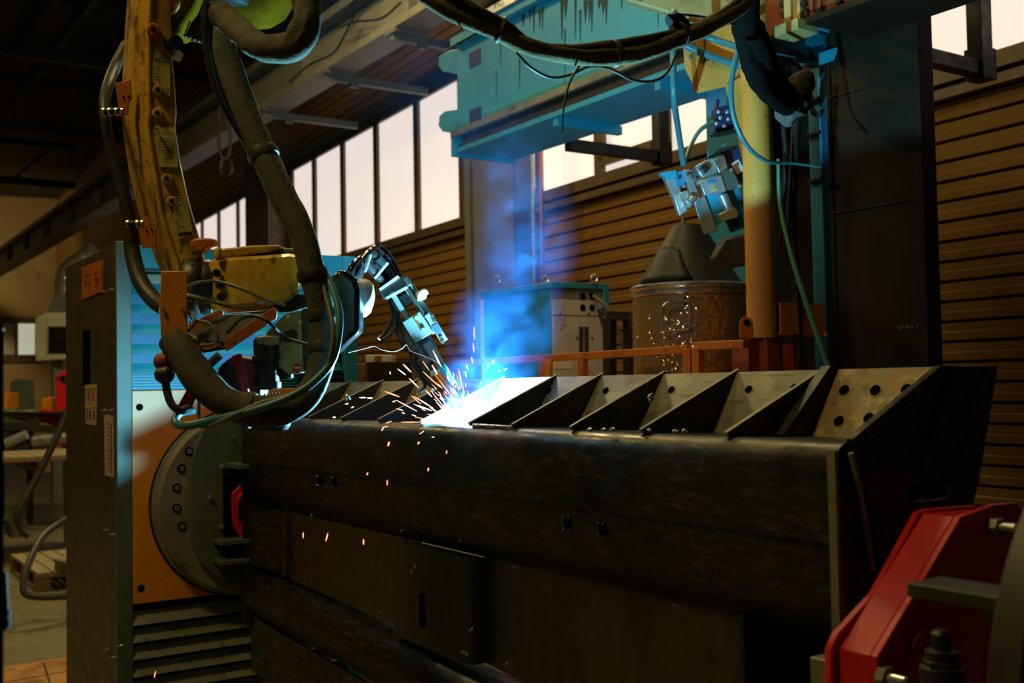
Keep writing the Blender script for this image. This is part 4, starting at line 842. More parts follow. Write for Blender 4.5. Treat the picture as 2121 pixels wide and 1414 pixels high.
MB().prism([D(x, y, 4.34) for x, y in ((1528, 272), (1548, 265), (1556, 360), (1548, 365))], FWD*.02).build('brace_tail', 'orange_steel', sp_)
# ------------------------------------------------------------------ carriage above: cream housing, red girder, splice, teal plate
ch = MB().prism([D(x, y, 4.5) for x, y in ((1285, -60), (1600, -60), (1600, 60), (1480, 52), (1395, 30), (1300, 2))], FWD*.05).build('carriage_housing', 'cream_yellow', bev=.01); tag(ch, 'cream carriage housing above the teal beam at the top edge', 'housing')
rg = thing('red_girder', 'rust red girder with bolted splice plates at the top edge', 'girder', onY(1700, 40, 3.35))
g0 = onY(1655, 58, 3.35); XA = onY(1590, 70, 3.35).x
MB().box((XA, 3.35, g0.z+.01), (-.6, 3.37, g0.z+.5)).build('web', 'red_oxide', rg)
MB().box((onY(1668, 50, 3.3).x, 3.30, g0.z-.015), (-.6, onZ(1910, 40, g0.z-.015).y, g0.z+.012)).build('bottom_flange', 'dark_panel', rg)  # dark colour carries the shade of the underside
for px in (1636, 1655):
    p = onY(px, 30, 3.34); MB().box((p.x-.018, 3.325, g0.z+.012), (p.x+.018, 3.35, g0.z+.45)).build('splice_plate', 'cream_yellow', rg, bev=.002)
MB().tube([V((onY(1646, 30, 3.34).x, 3.335, g0.z+.012+.02*k)) for k in range(16)], .010, 8, .35, 4, 60).build('weld_seam', 'rust_plate', rg)
for px, py in ((1624, 10), (1626, 30), (1668, 8), (1672, 30), (1700, 24), (1740, 4)):
    p = onY(px, py, 3.345); mb = MB(); bolt(mb, p, YN, .016, .016); mb.build('bolt', 'dark_steel', rg)
p = onY(1646, 58, 3.33); MB().box((p.x-.07, 3.28, g0.z-.03), (p.x+.06, 3.40, g0.z+.014)).build('splice_foot', 'cream_yellow', rg, bev=.003)
for px in (1684, 1700): 
    q = onY(px, 20, 3.345); MB().bar(q, q+V((.02, 0, .22)), .012, .02).build('stiffener', 'red_oxide', rg)
tp = thing('carriage_plate', 'bright blue folded plate under the red girder', 'plate', D(1675, 100, 4.6))
MB().prism([D(x, y, d) for x, y, d in ((1608, 79, 4.5), (1655, 58, 4.6), (1735, 82, 4.75), (1738, 98, 4.72), (1690, 118, 4.62))], (0, 0, -.012)).build('top_fold', 'teal_paint', tp)
MB().prism([D(x, y, 4.62) for x, y in ((1692, 112), (1738, 96), (1728, 124), (1700, 134), (1650, 128), (1648, 118))], FWD*.012).build('front_fold', 'teal_paint', tp)
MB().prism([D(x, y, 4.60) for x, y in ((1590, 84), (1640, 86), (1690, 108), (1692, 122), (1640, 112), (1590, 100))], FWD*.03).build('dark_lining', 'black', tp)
mt_ = thing('carriage_motor', 'black drive motor block beside the post top', 'motor', D(1640, 160, 4.55))
MB().prism([D(x, y, 4.5) for x, y in ((1590, 108), (1648, 118), (1668, 146), (1670, 190), (1600, 190))], FWD*.18).build('body', 'black', mt_, bev=.01)
MB().lathe(D(1640, 150, 4.49), -FWD, [(.03, 0), (.03, .01), (.024, .012)], 20).build('end_cap', 'dark_steel', mt_)
# ------------------------------------------------------------------ tall dark panel right of the post
YK = 3.70
dk = thing('dark_screen', 'tall dark brown steel screen standing right of the post', 'screen', (-2.7, 4.3, 0))
xa_, xb_ = onY(1730, 500, YK).x, onY(1912, 500, YK).x
MB().box((xa_, YK, 0), (xb_, YK+.05, 2.98)).build('sheet', 'dark_panel', dk, bev=.003)
for z in (2.2, 2.7): MB().box((xa_, YK-.005, z), (xb_, YK+.002, z+.008)).build('sheet_seam', 'black', dk)
MB().box((xb_, YK-.03, 0), (xb_+.03, YK+.06, 2.98)).build('edge_post', 'dark_panel', dk, bev=.004)
MB().box((xa_-.02, YK-.005, 0), (xa_, YK+.06, 2.98)).build('edge_post', 'dark_panel', dk, bev=.004)
mb = MB()
for k, (a, b) in enumerate((((1860, 676), (1866, 681)), ((1866, 681), (1872, 673)), ((1875, 680), (1880, 674)), ((1880, 674), (1884, 680)), ((1887, 674), (1890, 680)), ((1893, 672), (1893, 681)), ((1897, 673), (1901, 680)))):
    mb.bar(onY(*a, YK-.002), onY(*b, YK-.002), .002, .006)
mb.build('chalk_mark', 'wood_brown', dk)
# ------------------------------------------------------------------ orange platform with rails
pf = thing('equipment_platform', 'orange steel platform with a guard rail behind the finned beam', 'platform', (-4.6, 3.4, 0))
ZD = 1.30
MB().box((-6.3, 2.96, ZD-.05), (-2.75, 3.62, ZD)).build('deck', 'orange_steel', pf)
MB().box((-6.3, 3.62, ZD-.05), (-4.0, 4.4, ZD)).build('deck', 'orange_steel', pf)
for x in (-6.25, -4.6, -2.8): MB().box((x-.04, 2.98, 0), (x+.04, 3.06, ZD-.05)).build('leg', 'orange_steel', pf)
for x in (-6.25, -4.6): MB().box((x-.04, 4.3, 0), (x+.04, 4.38, ZD-.05)).build('leg', 'orange_steel', pf)
YRl = 3.0
def rail(px0, py0, px1, py1, h=.032):
    a, b = onY(px0, py0, YRl), onY(px1, py1, YRl); MB().bar(a, b, .03, h).build('rail', 'orange_steel', pf, bev=.002)
rail(960, 752, 1124, 742); rail(1131, 742, 1428, 723); rail(1442, 717, 1545, 712)
for px, yt in ((1126, 742), (1207, 736), (1427, 722), (1445, 718)):
    a = onY(px, yt, YRl); MB().box((a.x-.02, YRl-.016, ZD), (a.x+.02, YRl+.016, a.z)).build('rail_post', 'orange_steel', pf, bev=.002)
a = onY(1137, 744, YRl); MB().prism([a+V((-.01, -.02, 0)), a+V((.05, -.02, 0)), a+V((.02, -.02, -.12)), a+V((-.01, -.02, -.12))], (0, .01, 0)).build('rail_gusset', 'orange_paint', pf)
a = onY(1640, 712, 3.4)
MB().box((a.x-.04, 3.39, ZD-.02), (a.x+.03, 3.42, a.z)).build('rail_hook', 'orange_steel', pf)
# ------------------------------------------------------------------ wire drum
dc = D(1430, 700, 4.87); DR = px2m(117, 4.87)
def dz(y): return D(1430, y, 4.87).z
dm = thing('wire_drum', 'brown welding wire drum with black cone hood and steel clamp ring', 'drum', (dc.x, dc.y, ZD))
MB().lathe((dc.x, dc.y, ZD), ZP, [(DR*.985, 0), (DR, .01), (DR, dz(612)-ZD)], 48).build('barrel', 'drum_board', dm)
MB().lathe((dc.x, dc.y, dz(616)), ZP, [(DR+.004, 0), (DR+.010, .006), (DR+.010, .016), (DR+.002, .022), (DR+.006, .026), (DR+.014, .034), (DR+.014, .046), (DR+.004, .052), (DR-.02, .05)], 48).build('clamp_ring', 'zinc', dm)
MB().lathe((dc.x, dc.y, dz(596)), ZP, [(DR*.985, 0), (DR*.93, .012), (px2m(37, 4.87), dz(474)-dz(596)), (px2m(31, 4.87), dz(466)-dz(596)), (0, dz(464)-dz(596))], 48).build('cone_hood', 'hood_black', dm)
# lapped flap on the cone
fl_ = []
def conept(ang, t, off=.004):
    r = DR*.93+(px2m(37, 4.87)-DR*.93)*t; z = dz(596)+.012+(dz(474)-dz(596)-.012)*t; a = math.radians(ang)
    d_ = (-FH*math.cos(a)+V((FH.y, -FH.x, 0))*math.sin(a)); return V((dc.x, dc.y, z))+d_*(r+off)
G = [[conept(-75+t*70*(1-.25*s), .02+s*.62*(1 if t < .85 else .9)) for t in [k/8 for k in range(9)]] for s in [k/6 for k in range(7)]]
mb = MB(); R_ = [[mb.b.verts.new(p) for p in row] for row in G]
for i in range(6):
    for j in range(8): mb.face([R_[i][j], R_[i][j+1], R_[i+1][j+1], R_[i+1][j]])
fo_ = mb.build('hood_flap', 'hood_black', dm); md = fo_.modifiers.new('thick', 'SOLIDIFY'); md.thickness = .004
for px, py in ((1376, 511), (1406, 510)): MB().ball(D(px, py, 4.66), .006, 6).build('rivet', 'zinc', dm)
MB().lathe((dc.x-.01, dc.y-.02, dz(467)), ZP, [(.014, 0), (.014, .02), (.008, .022), (.008, .06)], 12).build('wire_outlet', 'zinc', dm)
# handle
hp = D(1402, 640, 4.87-DR-.012); hd = .0
hy = [(1373, 636), (1377, 630), (1384, 627), (1420, 624), (1426, 628), (1428, 634), (1429, 676), (1425, 682), (1418, 684), (1380, 687), (1374, 684), (1372, 678)]
HP = [D(x, y, 4.62) for x, y in hy]; HP = spline(HP+[HP[0]], 3)
MB().tube(HP, .006, 8).build('handle', 'zinc', dm)
mb = MB(); mb.prism([D(x, y, 4.612) for x, y in ((1384, 612), (1416, 609), (1417, 624), (1385, 627))], FWD*.012); mb.prism([D(x, y, 4.618) for x, y in ((1385, 629), (1415, 627), (1416, 635), (1386, 637))], FWD*.012); mb.build('handle_bracket', 'alu', dm)
# stretch film wound round the barrel
FR = DR+.006; secs = []
for i, z in enumerate([ZD+.02+k*(dz(622)-ZD-.02)/22 for k in range(23)]):
    ring = []
    for k in range(72):
        a = 2*math.pi*k/72; rr = FR+.0035*mnoise.noise(V((math.cos(a)*7, math.sin(a)*7, z*5)))+.003*mnoise.noise(V((math.cos(a)*2, math.sin(a)*2, z*38)))
        ring.append(V((dc.x+rr*math.cos(a), dc.y+rr*math.sin(a), z)))
    secs.append(ring)
MB().loft(secs, False).build('stretch_film', 'stretch_film', dm)
# ------------------------------------------------------------------ welding power source
pw = D(1143, 583, 6.2)
ps = thing('welding_power_source', 'teal welding power source with pale vented front on the platform', 'welder', (pw.x-.35, pw.y+.18, ZD))
zt_ = pw.z; lx, ly = .74, .40
MB().box((pw.x-lx, pw.y, ZD), (pw.x-.01, pw.y+ly, zt_-.02)).build('case', 'source_teal', ps, bev=.006)
MB().box((pw.x-lx-.01, pw.y-.01, zt_-.035), (pw.x+.012, pw.y+ly+.012, zt_)).build('lid', 'source_teal', ps, bev=.004)
MB().box((pw.x-.01, pw.y+ly-.035, ZD), (pw.x+.012, pw.y+ly+.01, zt_-.03)).build('corner_post', 'source_teal', ps, bev=.003)
MB().box((pw.x-.01, pw.y+.002, ZD+.05), (pw.x, pw.y+ly-.036, zt_-.10)).build('front_panel', 'grey_panel', ps, bev=.002)
MB().box((pw.x-.01, pw.y+.002, zt_-.098), (pw.x-.002, pw.y+ly-.036, zt_-.036)).build('upper_panel', 'cover_steel', ps)
MB().box((pw.x-lx-.035, pw.y-.004, ZD), (pw.x-lx, pw.y+ly, zt_-.05)).build('rear_frame', 'grey_panel', ps, bev=.004)
def pp(px, py): return onX(px, py, pw.x)
for px, py in ((1207, 613), (1226, 612), (1207, 637), (1226, 637)): MB().lathe(pp(px, py), XP, [(.020, -.001), (.020, .004), (.014, .006)], 18).build('socket', 'hole_black', ps)
a, b = pp(1144, 652), pp(1240, 652); MB().box((pw.x-.001, a.y, a.z-.002), (pw.x+.002, b.y, a.z+.002)).build('panel_seam', 'print_dark', ps)
for col_ in (0, 1):
    for k in range(13):
        a = pp(1199+11*col_, 678+4.1*k); MB().box((pw.x-.001, a.y, a.z-.0038), (pw.x+.0015, a.y+.033, a.z+.0038)).build('vent_slot', 'hole_black', ps)
for px, py in ((1161, 650), (1219, 650), (1194, 700), (1226, 700)): MB().lathe(pp(px, py), XP, [(.007, 0), (.007, .004)], 8).build('screw', 'dark_steel', ps)
mb = MB()
for k in range(12):
    q = pp(1147+random.random()*26, 655+k*2.6); mb.box((pw.x, q.y, q.z-.0012), (pw.x+.0008, q.y+random.uniform(.01, .035), q.z+.0012))
mb.build('panel_print', 'print_dark', ps)
a, b = pp(1146, 747), pp(1184, 763); MB().box((pw.x, a.y, b.z), (pw.x+.003, b.y, a.z)).build('rating_plate', 'label_white', ps)
for px, py in ((1231, 582), (1030, 590), (1130, 582)):
    p = D(px, py, 6.35); p.z = zt_+.028
    mb = MB(); mb.tube([p+V((0, .022*math.cos(t*math.pi/8), .022*math.sin(t*math.pi/8))) for t in range(17)], .007, 8); mb.lathe(V((p.x, p.y, zt_)), ZP, [(.012, 0), (.012, .008)], 12); mb.build('lifting_eye', 'zinc', ps)
o = MB().tube(spline([pp(1226, 612)+V((.01, 0, 0)), pp(1240, 640)+V((.08, 0, 0)), pp(1258, 690)+V((.10, 0, 0)), pp(1280, 750)+V((.1, 0, 0)), pp(1290, 790)+V((.1, 0, 0))], 8), .012, 10).build('power_cable', 'hose_grey'); tag(o, 'pale cable running down from the power source socket', 'cable')
o = MB().tube(spline([pp(1236, 640)+V((.03, 0, 0)), pp(1244, 680)+V((.05, 0, 0)), pp(1252, 740)+V((.05, 0, 0)), pp(1262, 790)+V((.05, 0, 0))], 8), .020, 10).build('power_cable', 'rubber'); tag(o, 'thick black cable beside the power source corner post', 'cable')
o = MB().tube(spline([pp(1206, 752)+V((.02, 0, 0)), pp(1192, 752)+V((.08, 0, 0)), pp(1184, 764)+V((.1, 0, 0)), pp(1178, 785)+V((.1, 0, 0))], 8), .013, 10).build('ground_cable', 'black_gloss'); tag(o, 'black plug cable curling out under the guard rail', 'cable')
bf = thing('black_frame', 'black square steel frame standing between power source and drum', 'frame', D(1285, 700, 5.6))
for (x0, y0, x1, y1) in ((1255, 652, 1310, 656), (1263, 656, 1263, 800), (1304, 656, 1304, 800)): MB().bar(D(x0, y0, 5.6), D(x1, y1, 5.6), .06, .045).build('frame_member', 'black', bf, bev=.003)
# ------------------------------------------------------------------ wire feeder hanging by the post
DF = 4.55
wf = thing('wire_feeder', 'tilted silver and blue wire feeder unit hanging beside the yellow post', 'wire feeder', D(1470, 400, DF))
def fp(q, d, th, mat, nm, bev=.002): return MB().prism([D(x, y, d) for x, y in q], FWD*th).build(nm, mat, wf, bev=bev)
fp(((1366, 358), (1400, 352), (1404, 366), (1384, 372)), DF-.02, .05, 'teal_paint', 'top_hook')
fp(((1376, 366), (1398, 360), (1424, 436), (1408, 446), (1396, 410)), DF, .06, 'alu', 'left_cheek')
fp(((1396, 358), (1418, 352), (1424, 380), (1402, 388)), DF-.01, .05, 'blue_paint', 'side_window')
fp(((1416, 352), (1428, 349), (1450, 412), (1442, 424), (1430, 404)), DF-.03, .05, 'alu', 'frame_bar')
fp(((1426, 356), (1446, 346), (1456, 376), (1438, 388)), DF-.02, .05, 'zinc', 'guide_block')
fp(((1440, 344), (1462, 332), (1478, 328), (1486, 356), (1456, 368)), DF-.03, .06, 'alu', 'pressure_arm')
MB().lathe(D(1458, 350, DF-.05), -FWD, [(.018, 0), (.018, .012), (.010, .016)], 18).build('pressure_knob', 'black', wf)
fp(((1478, 330), (1500, 322), (1508, 348), (1490, 358)), DF-.04, .05, 'zinc', 'roller_block')
fp(((1406, 400), (1424, 394), (1436, 418), (1430, 430), (1414, 428)), DF-.04, .04, 'alu', 'outlet_block')
MB().lathe(D(1429, 412, DF-.045), -FWD+RT*.4, [(.020, 0), (.020, .012), (.012, .014), (.010, .035), (.004, .036)], 20).build('outlet_nozzle', 'zinc', wf)
fp(((1448, 374), (1494, 362), (1504, 394), (1500, 398), (1460, 404)), DF-.04, .09, 'alu', 'gearbox')
wt = MB().prism([D(x, y, DF-.043) for x, y in ((1478, 383), (1488, 394), (1473, 397))], FWD*.002).build('warning_triangle', 'label_yellow', wf)
MB().bar(D(1478.5, 387, DF-.044), D(1479.5, 393, DF-.044), .001, .003).build('triangle_mark', 'print_dark', wt)
MB().prism([D(x, y, DF-.043) for x, y in ((1464, 374), (1482, 370), (1484, 376), (1466, 380))], FWD*.002).build('gearbox_plate', 'blue_paint', wf)
fp(((1494, 356), (1516, 348), (1533, 384), (1524, 392), (1504, 394)), DF-.03, .10, 'grey_green', 'gear_cover')
for px, py in ((1514, 352), (1530, 386)): MB().lathe(D(px, py, DF-.035), -FWD, [(.007, 0), (.007, .006)], 10).build('screw', 'alu', wf)
fp(((1492, 326), (1512, 308), (1528, 304), (1550, 372), (1538, 380), (1516, 348)), DF+.03, .10, 'navy_paint', 'drive_motor', .006)
fp(((1514, 338), (1530, 330), (1542, 352), (1526, 362)), DF+.027, .003, 'label_white', 'motor_label', 0)
fp(((1432, 400), (1446, 412), (1460, 406), (1486, 478), (1458, 486)), DF-.02, .01, 'teal_paint', 'backing_sheet').data.materials[0] = M['alu']
fp(((1460, 404), (1500, 398), (1512, 440), (1484, 470)), DF+.0, .08, 'teal_paint', 'lower_case')
fp(((1506, 396), (1530, 388), (1548, 440), (1546, 470), (1528, 470)), DF+.03, .09, 'teal_paint', 'rear_case')
MB().cyl(D(1496, 404, DF-.02), D(1512, 440, DF-.02), .022, 20).build('spindle', 'alu', wf)
fp(((1488, 444), (1522, 428), (1530, 440), (1528, 450), (1496, 458)), DF-.05, .06, 'alu', 'spindle_clamp')
fp(((1506, 454), (1528, 448), (1534, 474), (1518, 480)), DF-.02, .05, 'navy_paint', 'lower_bracket')
for px, py in ((1403, 372), (1416, 386), (1424, 362), (1440, 372)): MB().lathe(D(px, py, DF-.04), -FWD, [(.007, 0), (.007, .008)], 8).build('screw', 'zinc', wf)
fp(((1470, 322), (1494, 306), (1528, 300), (1530, 306), (1498, 314)), DF, .10, 'black', 'top_cover')
hd_ = MB().prism([D(x, y, 4.42) for x, y in ((1500, 492), (1546, 484), (1552, 548), (1520, 552), (1478, 536))], FWD*.12).build('feeder_foot', 'lamp_grey', bev=.012); tag(hd_, 'dark grey wedge shaped shoe under the wire feeder', 'shoe')
# valve block on a small shelf
vb = thing('valve_block', 'small blue valve block on a dark shelf left of the post', 'valve', D(1495, 245, 4.65))
MB().prism([D(x, y, 4.62) for x, y in ((1480, 222), (1522, 214), (1524, 262), (1482, 270))], FWD*.08).build('body', 'navy_paint', vb, bev=.003)
for px, py in ((1488, 232), (1492, 244), (1506, 232), (1508, 247), (1500, 262), (1484, 256), (1514, 226)): MB().lathe(D(px, py, 4.615), -FWD, [(.008, 0), (.008, .010), (.004, .012)], 12).build('fitting', 'alu', vb)
MB().cyl(D(1484, 222, 4.63), D(1486, 206, 4.63), .010, 12).build('solenoid', 'navy_paint', vb); MB().cyl(D(1512, 216, 4.63), D(1508, 196, 4.63), .007, 10).build('pipe', 'black', vb)
MB().prism([D(x, y, d) for x, y, d in ((1470, 279, 4.55), (1524, 266, 4.55), (1530, 268, 4.75), (1490, 278, 4.75))], (0, 0, -.012)).build('shelf', 'black', vb)
# ------------------------------------------------------------------ cables and sleeves in the upper right
GH = 'hoses and cables at the carriage'
PB = ((720, -260, 2.0), (780, -150, 1.95), (860, -30, 1.95), (905, 8, 1.95), (960, 38, 1.96), (1030, 66, 1.98), (1100, 98, 2.0), (1180, 115, 2.05), (1260, 118, 2.1), (1340, 106, 2.15), (1400, 82, 2.2), (1470, 52, 2.26), (1530, 16, 2.32), (1575, -30, 2.36))
b1 = hose('cable_bundle', PB, [17, 17, 16, 17, 17, 16, 18, 19, 18, 18, 18], 'canvas', 'long sagging canvas cable bundle crossing the top of the picture', 20, .22, 9, 12, 7, GH)
def off(P, f): return tuple((x+f(i)[0], y+f(i)[1], d) for i, (x, y, d) in enumerate(P))
b2 = hose('cable_bundle', off(PB, lambda i: (16 if i < 6 else 0, -15+9*math.sin(i*1.3))), [12, 12, 11, 12, 11, 10, 12, 13, 12, 12, 12], 'sleeve_dark', 'second darker sleeve lying on top of the sagging canvas bundle', 16, .2, 4, 12, 9, GH)
Pb = hpath(PB, 12)
for i in (61, 98, 122):
    MB().lathe(Pb[i]+V((0, 0, .006)), Pb[i+1]-Pb[i-1], [(.024, -.004), (.026, 0), (.024, .004)], 18).build('tie_band', 'rubber', b1)
hose('thin_cable', ((1068, 108, 2.07), (1100, 140, 2.09), (1140, 160, 2.12), (1180, 155, 2.14), (1220, 138, 2.17), (1262, 142, 2.19), (1310, 165, 2.22), (1350, 168, 2.25), (1380, 152, 2.27), (1398, 118, 2.28), (1406, 85, 2.28)), 3.2, 'rubber', 'thin black cable hanging in two loops below the canvas bundle', 8, group=GH)
hose('cable_tie', ((992, 66, 2.01), (950, 90, 1.98), (899, 119, 1.95)), [3, 3, 1], 'black', 'black tie tail pointing left from the canvas bundle', 6, group=GH)
hose('cable_tie', ((1200, 136, 2.13), (1180, 170, 2.12), (1168, 220, 2.11), (1165, 278, 2.11)), [3, 3, 2, 1], 'black', 'black tie tail dangling straight down from the canvas bundle', 6, group=GH)
hose('sleeved_hose', ((1548, -20, 2.34), (1544, 40, 2.48), (1552, 100, 2.70), (1572, 160, 2.91), (1610, 205, 3.07), (1640, 225, 3.14)), [22, 26, 24, 26, 25, 24], 'cloth_black', 'thick black sleeve bending round the front of the post', 18, .15, 3, 10, group=GH)
hose('sleeved_hose', ((1560, 60, 2.50), (1585, 120, 2.82), (1600, 160, 3.03), (1640, 195, 3.22), (1668, 205, 3.27)), [20, 22, 20, 20], 'cloth_black', 'second black sleeve behind the thick sleeve at the post', 16, .15, 6, 10, group=GH)
hose('cable', ((1540, 70, 3.92), (1522, 130, 3.92), (1514, 190, 3.93), (1522, 250, 3.95), (1550, 305, 3.98), (1590, 334, 4.05), (1640, 338, 4.15), (1700, 346, 4.2)), [5.5, 5.5, 5.5, 5, 4.5, 3, 2], 'hose_teal', 'teal cable looping across the front of the yellow post', 10, group=GH)
hose('cable', ((1392, 20, 4.1), (1394, 100, 4.1), (1396, 200, 4.1), (1405, 270, 4.35), (1416, 340, 4.5)), 6.5, 'hose_teal', 'straight teal cable dropping into the top of the wire feeder', 10, group=GH)
hose('cable', ((1478, 252, 4.6), (1450, 270, 4.57), (1432, 300, 4.55), (1418, 338, 4.5)), 4.5, 'hose_teal', 'short curved cable between valve block and wire feeder', 8, group=GH)
hose('cable', ((1392, 22, 4.05), (1420, 55, 4.1), (1470, 78, 4.15), (1530, 98, 4.1)), 7, 'hose_teal', 'teal cable crossing the cream bracket plate', 8, group=GH)
hose('cable', ((1400, 84, 4.36), (1440, 103, 4.36), (1490, 122, 4.37), (1545, 140, 4.37)), 8, 'hose_teal', 'lower teal cable crossing the bracket plate bolts', 8, group=GH).data.materials[0] = M['hose_teal']
hose('cable', ((1612, 330, 4.25), (1616, 420, 4.2), (1632, 500, 4.15), (1655, 580, 4.1), (1685, 670, 4.05), (1718, 765, 4.0)), [4, 5, 5, 6, 6, 6], 'hose_green', 'green cable slanting down right of the post foot', 10, group=GH)
hose('cable', ((1622, 250, 4.3), (1628, 330, 4.3), (1622, 420, 4.3), (1612, 520, 4.3)), 6, 'black', 'black cable hanging close behind the post', 8, group=GH)
hose('cable', ((1650, 250, 4.35), (1645, 340, 4.35), (1640, 450, 4.35), (1650, 600, 4.35), (1655, 760, 4.35)), 10, 'black', 'thick black cable hanging in front of the dark screen', 10, group=GH)
hose('cable', ((1668, 190, 4.5), (1680, 220, 4.6), (1688, 236, 4.67), (1700, 236, 4.66)), 6, 'black', 'short black cable stub beside the rag at the column', 8, group=GH)
rg_ = hose('cloth_rag', ((1675, 150, 3.15), (1662, 175, 3.15), (1645, 205, 3.15), (1634, 235, 3.15), (1632, 262, 3.15)), [12, 30, 34, 30, 6], 'cloth_grey', 'grey dirty rag tied round the black sleeves at the post', 24, .35, 8, 10, 16, GH)
rg_['category'] = 'rag'
o = hose('cable', ((1405, 30, 2.25), (1440, 33, 2.27), (1480, 40, 2.30), (1520, 50, 2.32)), 3, 'black', 'thin black strap stretched over the canvas bundle', 6, group=GH)
o = MB().tube(hpath(((1385, 45, 2.20), (1400, 38, 2.21), (1418, 50, 2.22), (1408, 60, 2.21), (1390, 58, 2.20)), 6), .011, 12, .4, 2, 40).build('tape_knot', 'black'); tag(o, 'frayed black tape knot on the canvas bundle', 'tape')

# ================================================================== LEFT BACKGROUND
def pallet(p, L_, W_, lab, nx=7, h=.144, yaw=0, matb='wood'):
    r = thing('pallet', lab, 'pallet', p, 'wooden pallets in the left background')
    ca, sa = math.cos(yaw), math.sin(yaw)
    def q(x, y, z): return V(p)+V((x*ca-y*sa, x*sa+y*ca, z))
    def bx(x0, x1, y0, y1, z0, z1, nm, mt):
        MB().hexa([q(x0, y0, z0), q(x1, y0, z0), q(x1, y1, z0), q(x0, y1, z0), q(x0, y0, z1), q(x1, y0, z1), q(x1, y1, z1), q(x0, y1, z1)]).build(nm, mt, r)
    for k in range(nx):
        y0 = -W_/2+k*W_/nx; bx(-L_/2, L_/2, y0+.006, y0+W_/nx-.006, h-.022, h, 'deck_board', matb)
    for y in (-W_/2+.05, 0, W_/2-.05):
        bx(-L_/2, L_/2, y-.05, y+.05, 0, .022, 'bottom_board', 'wood_brown')
        for x in (-L_/2+.075, 0, L_/2-.075): bx(x-.07, x+.07, y-.05, y+.05, .022, h-.044, 'block', 'wood_brown')
    for x in (-L_/2+.06, 0, L_/2-.06): bx(x-.06, x+.06, -W_/2, W_/2, h-.044, h-.022, 'stringer_board', 'wood_brown')
    return r
c0 = onZ(70, 1228, 0)                     # near corner of the low pallet
pallet((c0.x-.60, c0.y+.42, 0), 1.2, .8, 'low wooden pallet lying on the concrete beside the cabinet', yaw=0)
pallet((c0.x-1.75, c0.y+1.45, .50), 1.2, 1.0, 'wooden pallet raised on trestles with steel bits on it', 8)
pallet((c0.x-2.0, c0.y+.33, .80), 1.2, 1.0, 'upper wooden pallet of the raised stack in the far left', 9)
tr_ = 0
for k, (cx, cy, zz, lab) in enumerate(((c0.x-1.75, c0.y+1.45, .50, 'wooden trestle legs under the raised pallet with steel bits'), (c0.x-2.0, c0.y+.33, .80, 'wooden trestle legs under the upper raised pallet'))):
    t_ = thing('trestle', lab, 'trestle', (cx, cy, 0), 'trestles in the left background')
    for a in (-.5, .5):
        for b in (-.42, .42): MB().box((cx+a-.04, cy+b-.04, 0), (cx+a+.04, cy+b+.04, zz)).build('leg', 'wood', t_)
    MB().box((cx-.55, cy-.46, zz-.09), (cx+.55, cy-.40, zz)).build('cross_board', 'wood', t_)
p = onZ(32, 1108, .144); o = MB().box((p.x-.22, p.y-.07, .146), (p.x+.22, p.y+.07, .28)).build('wood_block', 'wood', bev=.004); tag(o, 'short squared timber block lying on the low pallet', 'timber')
ang_ = thing('angle_offcut', 'bent steel angle offcut lying on the low pallet', 'offcut', onZ(130, 1160, .2))
q = onZ(115, 1160, .22); q.z = .225; MB().bar(q, q+V((.5, .25, -.06)), .05, .02).build('flange', 'cover_steel', ang_); MB().bar(q+V((0, 0, -.04)), q+V((.5, .25, -.10)), .02, .07).build('web', 'cover_steel', ang_)
for k, (px, py, lab) in enumerate(((100, 1040, 'short steel rod on the raised pallet'), (125, 1052, 'steel pipe piece on the raised pallet'), (90, 1065, 'dark steel bar across the raised pallet'))):
    q = V((c0.x-1.45-.22*k, c0.y+1.25, .675)); o = MB().cyl(q+V((0, -.3, 0)), q+V((.1, .35, 0)), .03, 10).build('steel_rod', 'zinc' if k < 2 else 'dark_steel'); tag(o, lab, 'rod', 'steel bits on the raised pallet')
# cable lying over the pallets
o = MB().tube(hpath(((150, 830, 7.6), (115, 910, 7.5), (75, 990, 7.4), (38, 1060, 7.3), (45, 1095, 7.3), (60, 1110, 7.3)), 8), .025, 8).build('floor_cable', 'rubber'); tag(o, 'black cable hanging down across the upper pallet', 'cable')
o = MB().tube(hpath(((140, 1072, 7.4), (90, 1110, 7.2), (58, 1170, 7.0), (48, 1215, 6.9), (60, 1233, 6.9), (110, 1236, 7.0), (165, 1232, 7.2)), 8), .022, 8).build('floor_cable', 'rubber'); tag(o, 'black cable curling over the low pallet onto the floor', 'cable')
pl_ = MB().prism([onZ(*a, .004) for a in ((-40, 1392), (80, 1372), (260, 1345), (260, 1600), (-40, 1600))], (0, 0, .008)).build('floor_plate', 'rust_floor'); tag(pl_, 'rusty orange steel floor plate at the bottom left corner', 'plate')
for a, b in (((90, 1372), (112, 1440)), ((10, 1412), (150, 1388))): MB().bar(onZ(*a, .0125), onZ(*b, .0125), .012, .002).build('plate_joint', 'print_dark', pl_)
# rack of machine parts
DB = 12.6
def bgp(q, d, th, mat, nm, par=None, bev=.01): return MB().prism([D(x, y, d) for x, y in q], FH*th).build(nm, mat, par, bev=bev)
hv = thing('red_fixture', 'red cast lug with round eye on the background rack', 'fixture', D(135, 830, DB))
bgp(((114, 850), (114, 782), (118, 772), (128, 768), (142, 771), (149, 782), (150, 850)), DB, .12, 'red_paint', 'lug', hv); bgp(((140, 850), (142, 790), (150, 780), (165, 780), (165, 850)), DB+.2, .12, 'red_paint', 'lug', hv)
MB().lathe(D(131, 784, DB-.005), -FH, [(.035, 0), (.035, .01)], 18).build('eye_hole', 'hole_black', hv)
bgp(((80, 845), (160, 862), (160, 892), (82, 874)), DB-.1, .1, 'red_paint', 'base_channel', hv)
for px, py in ((118, 777), (138, 786), (102, 895)): MB().ball(D(px, py, DB-.03), .02, 6).build('bolt_head', 'zinc', hv)
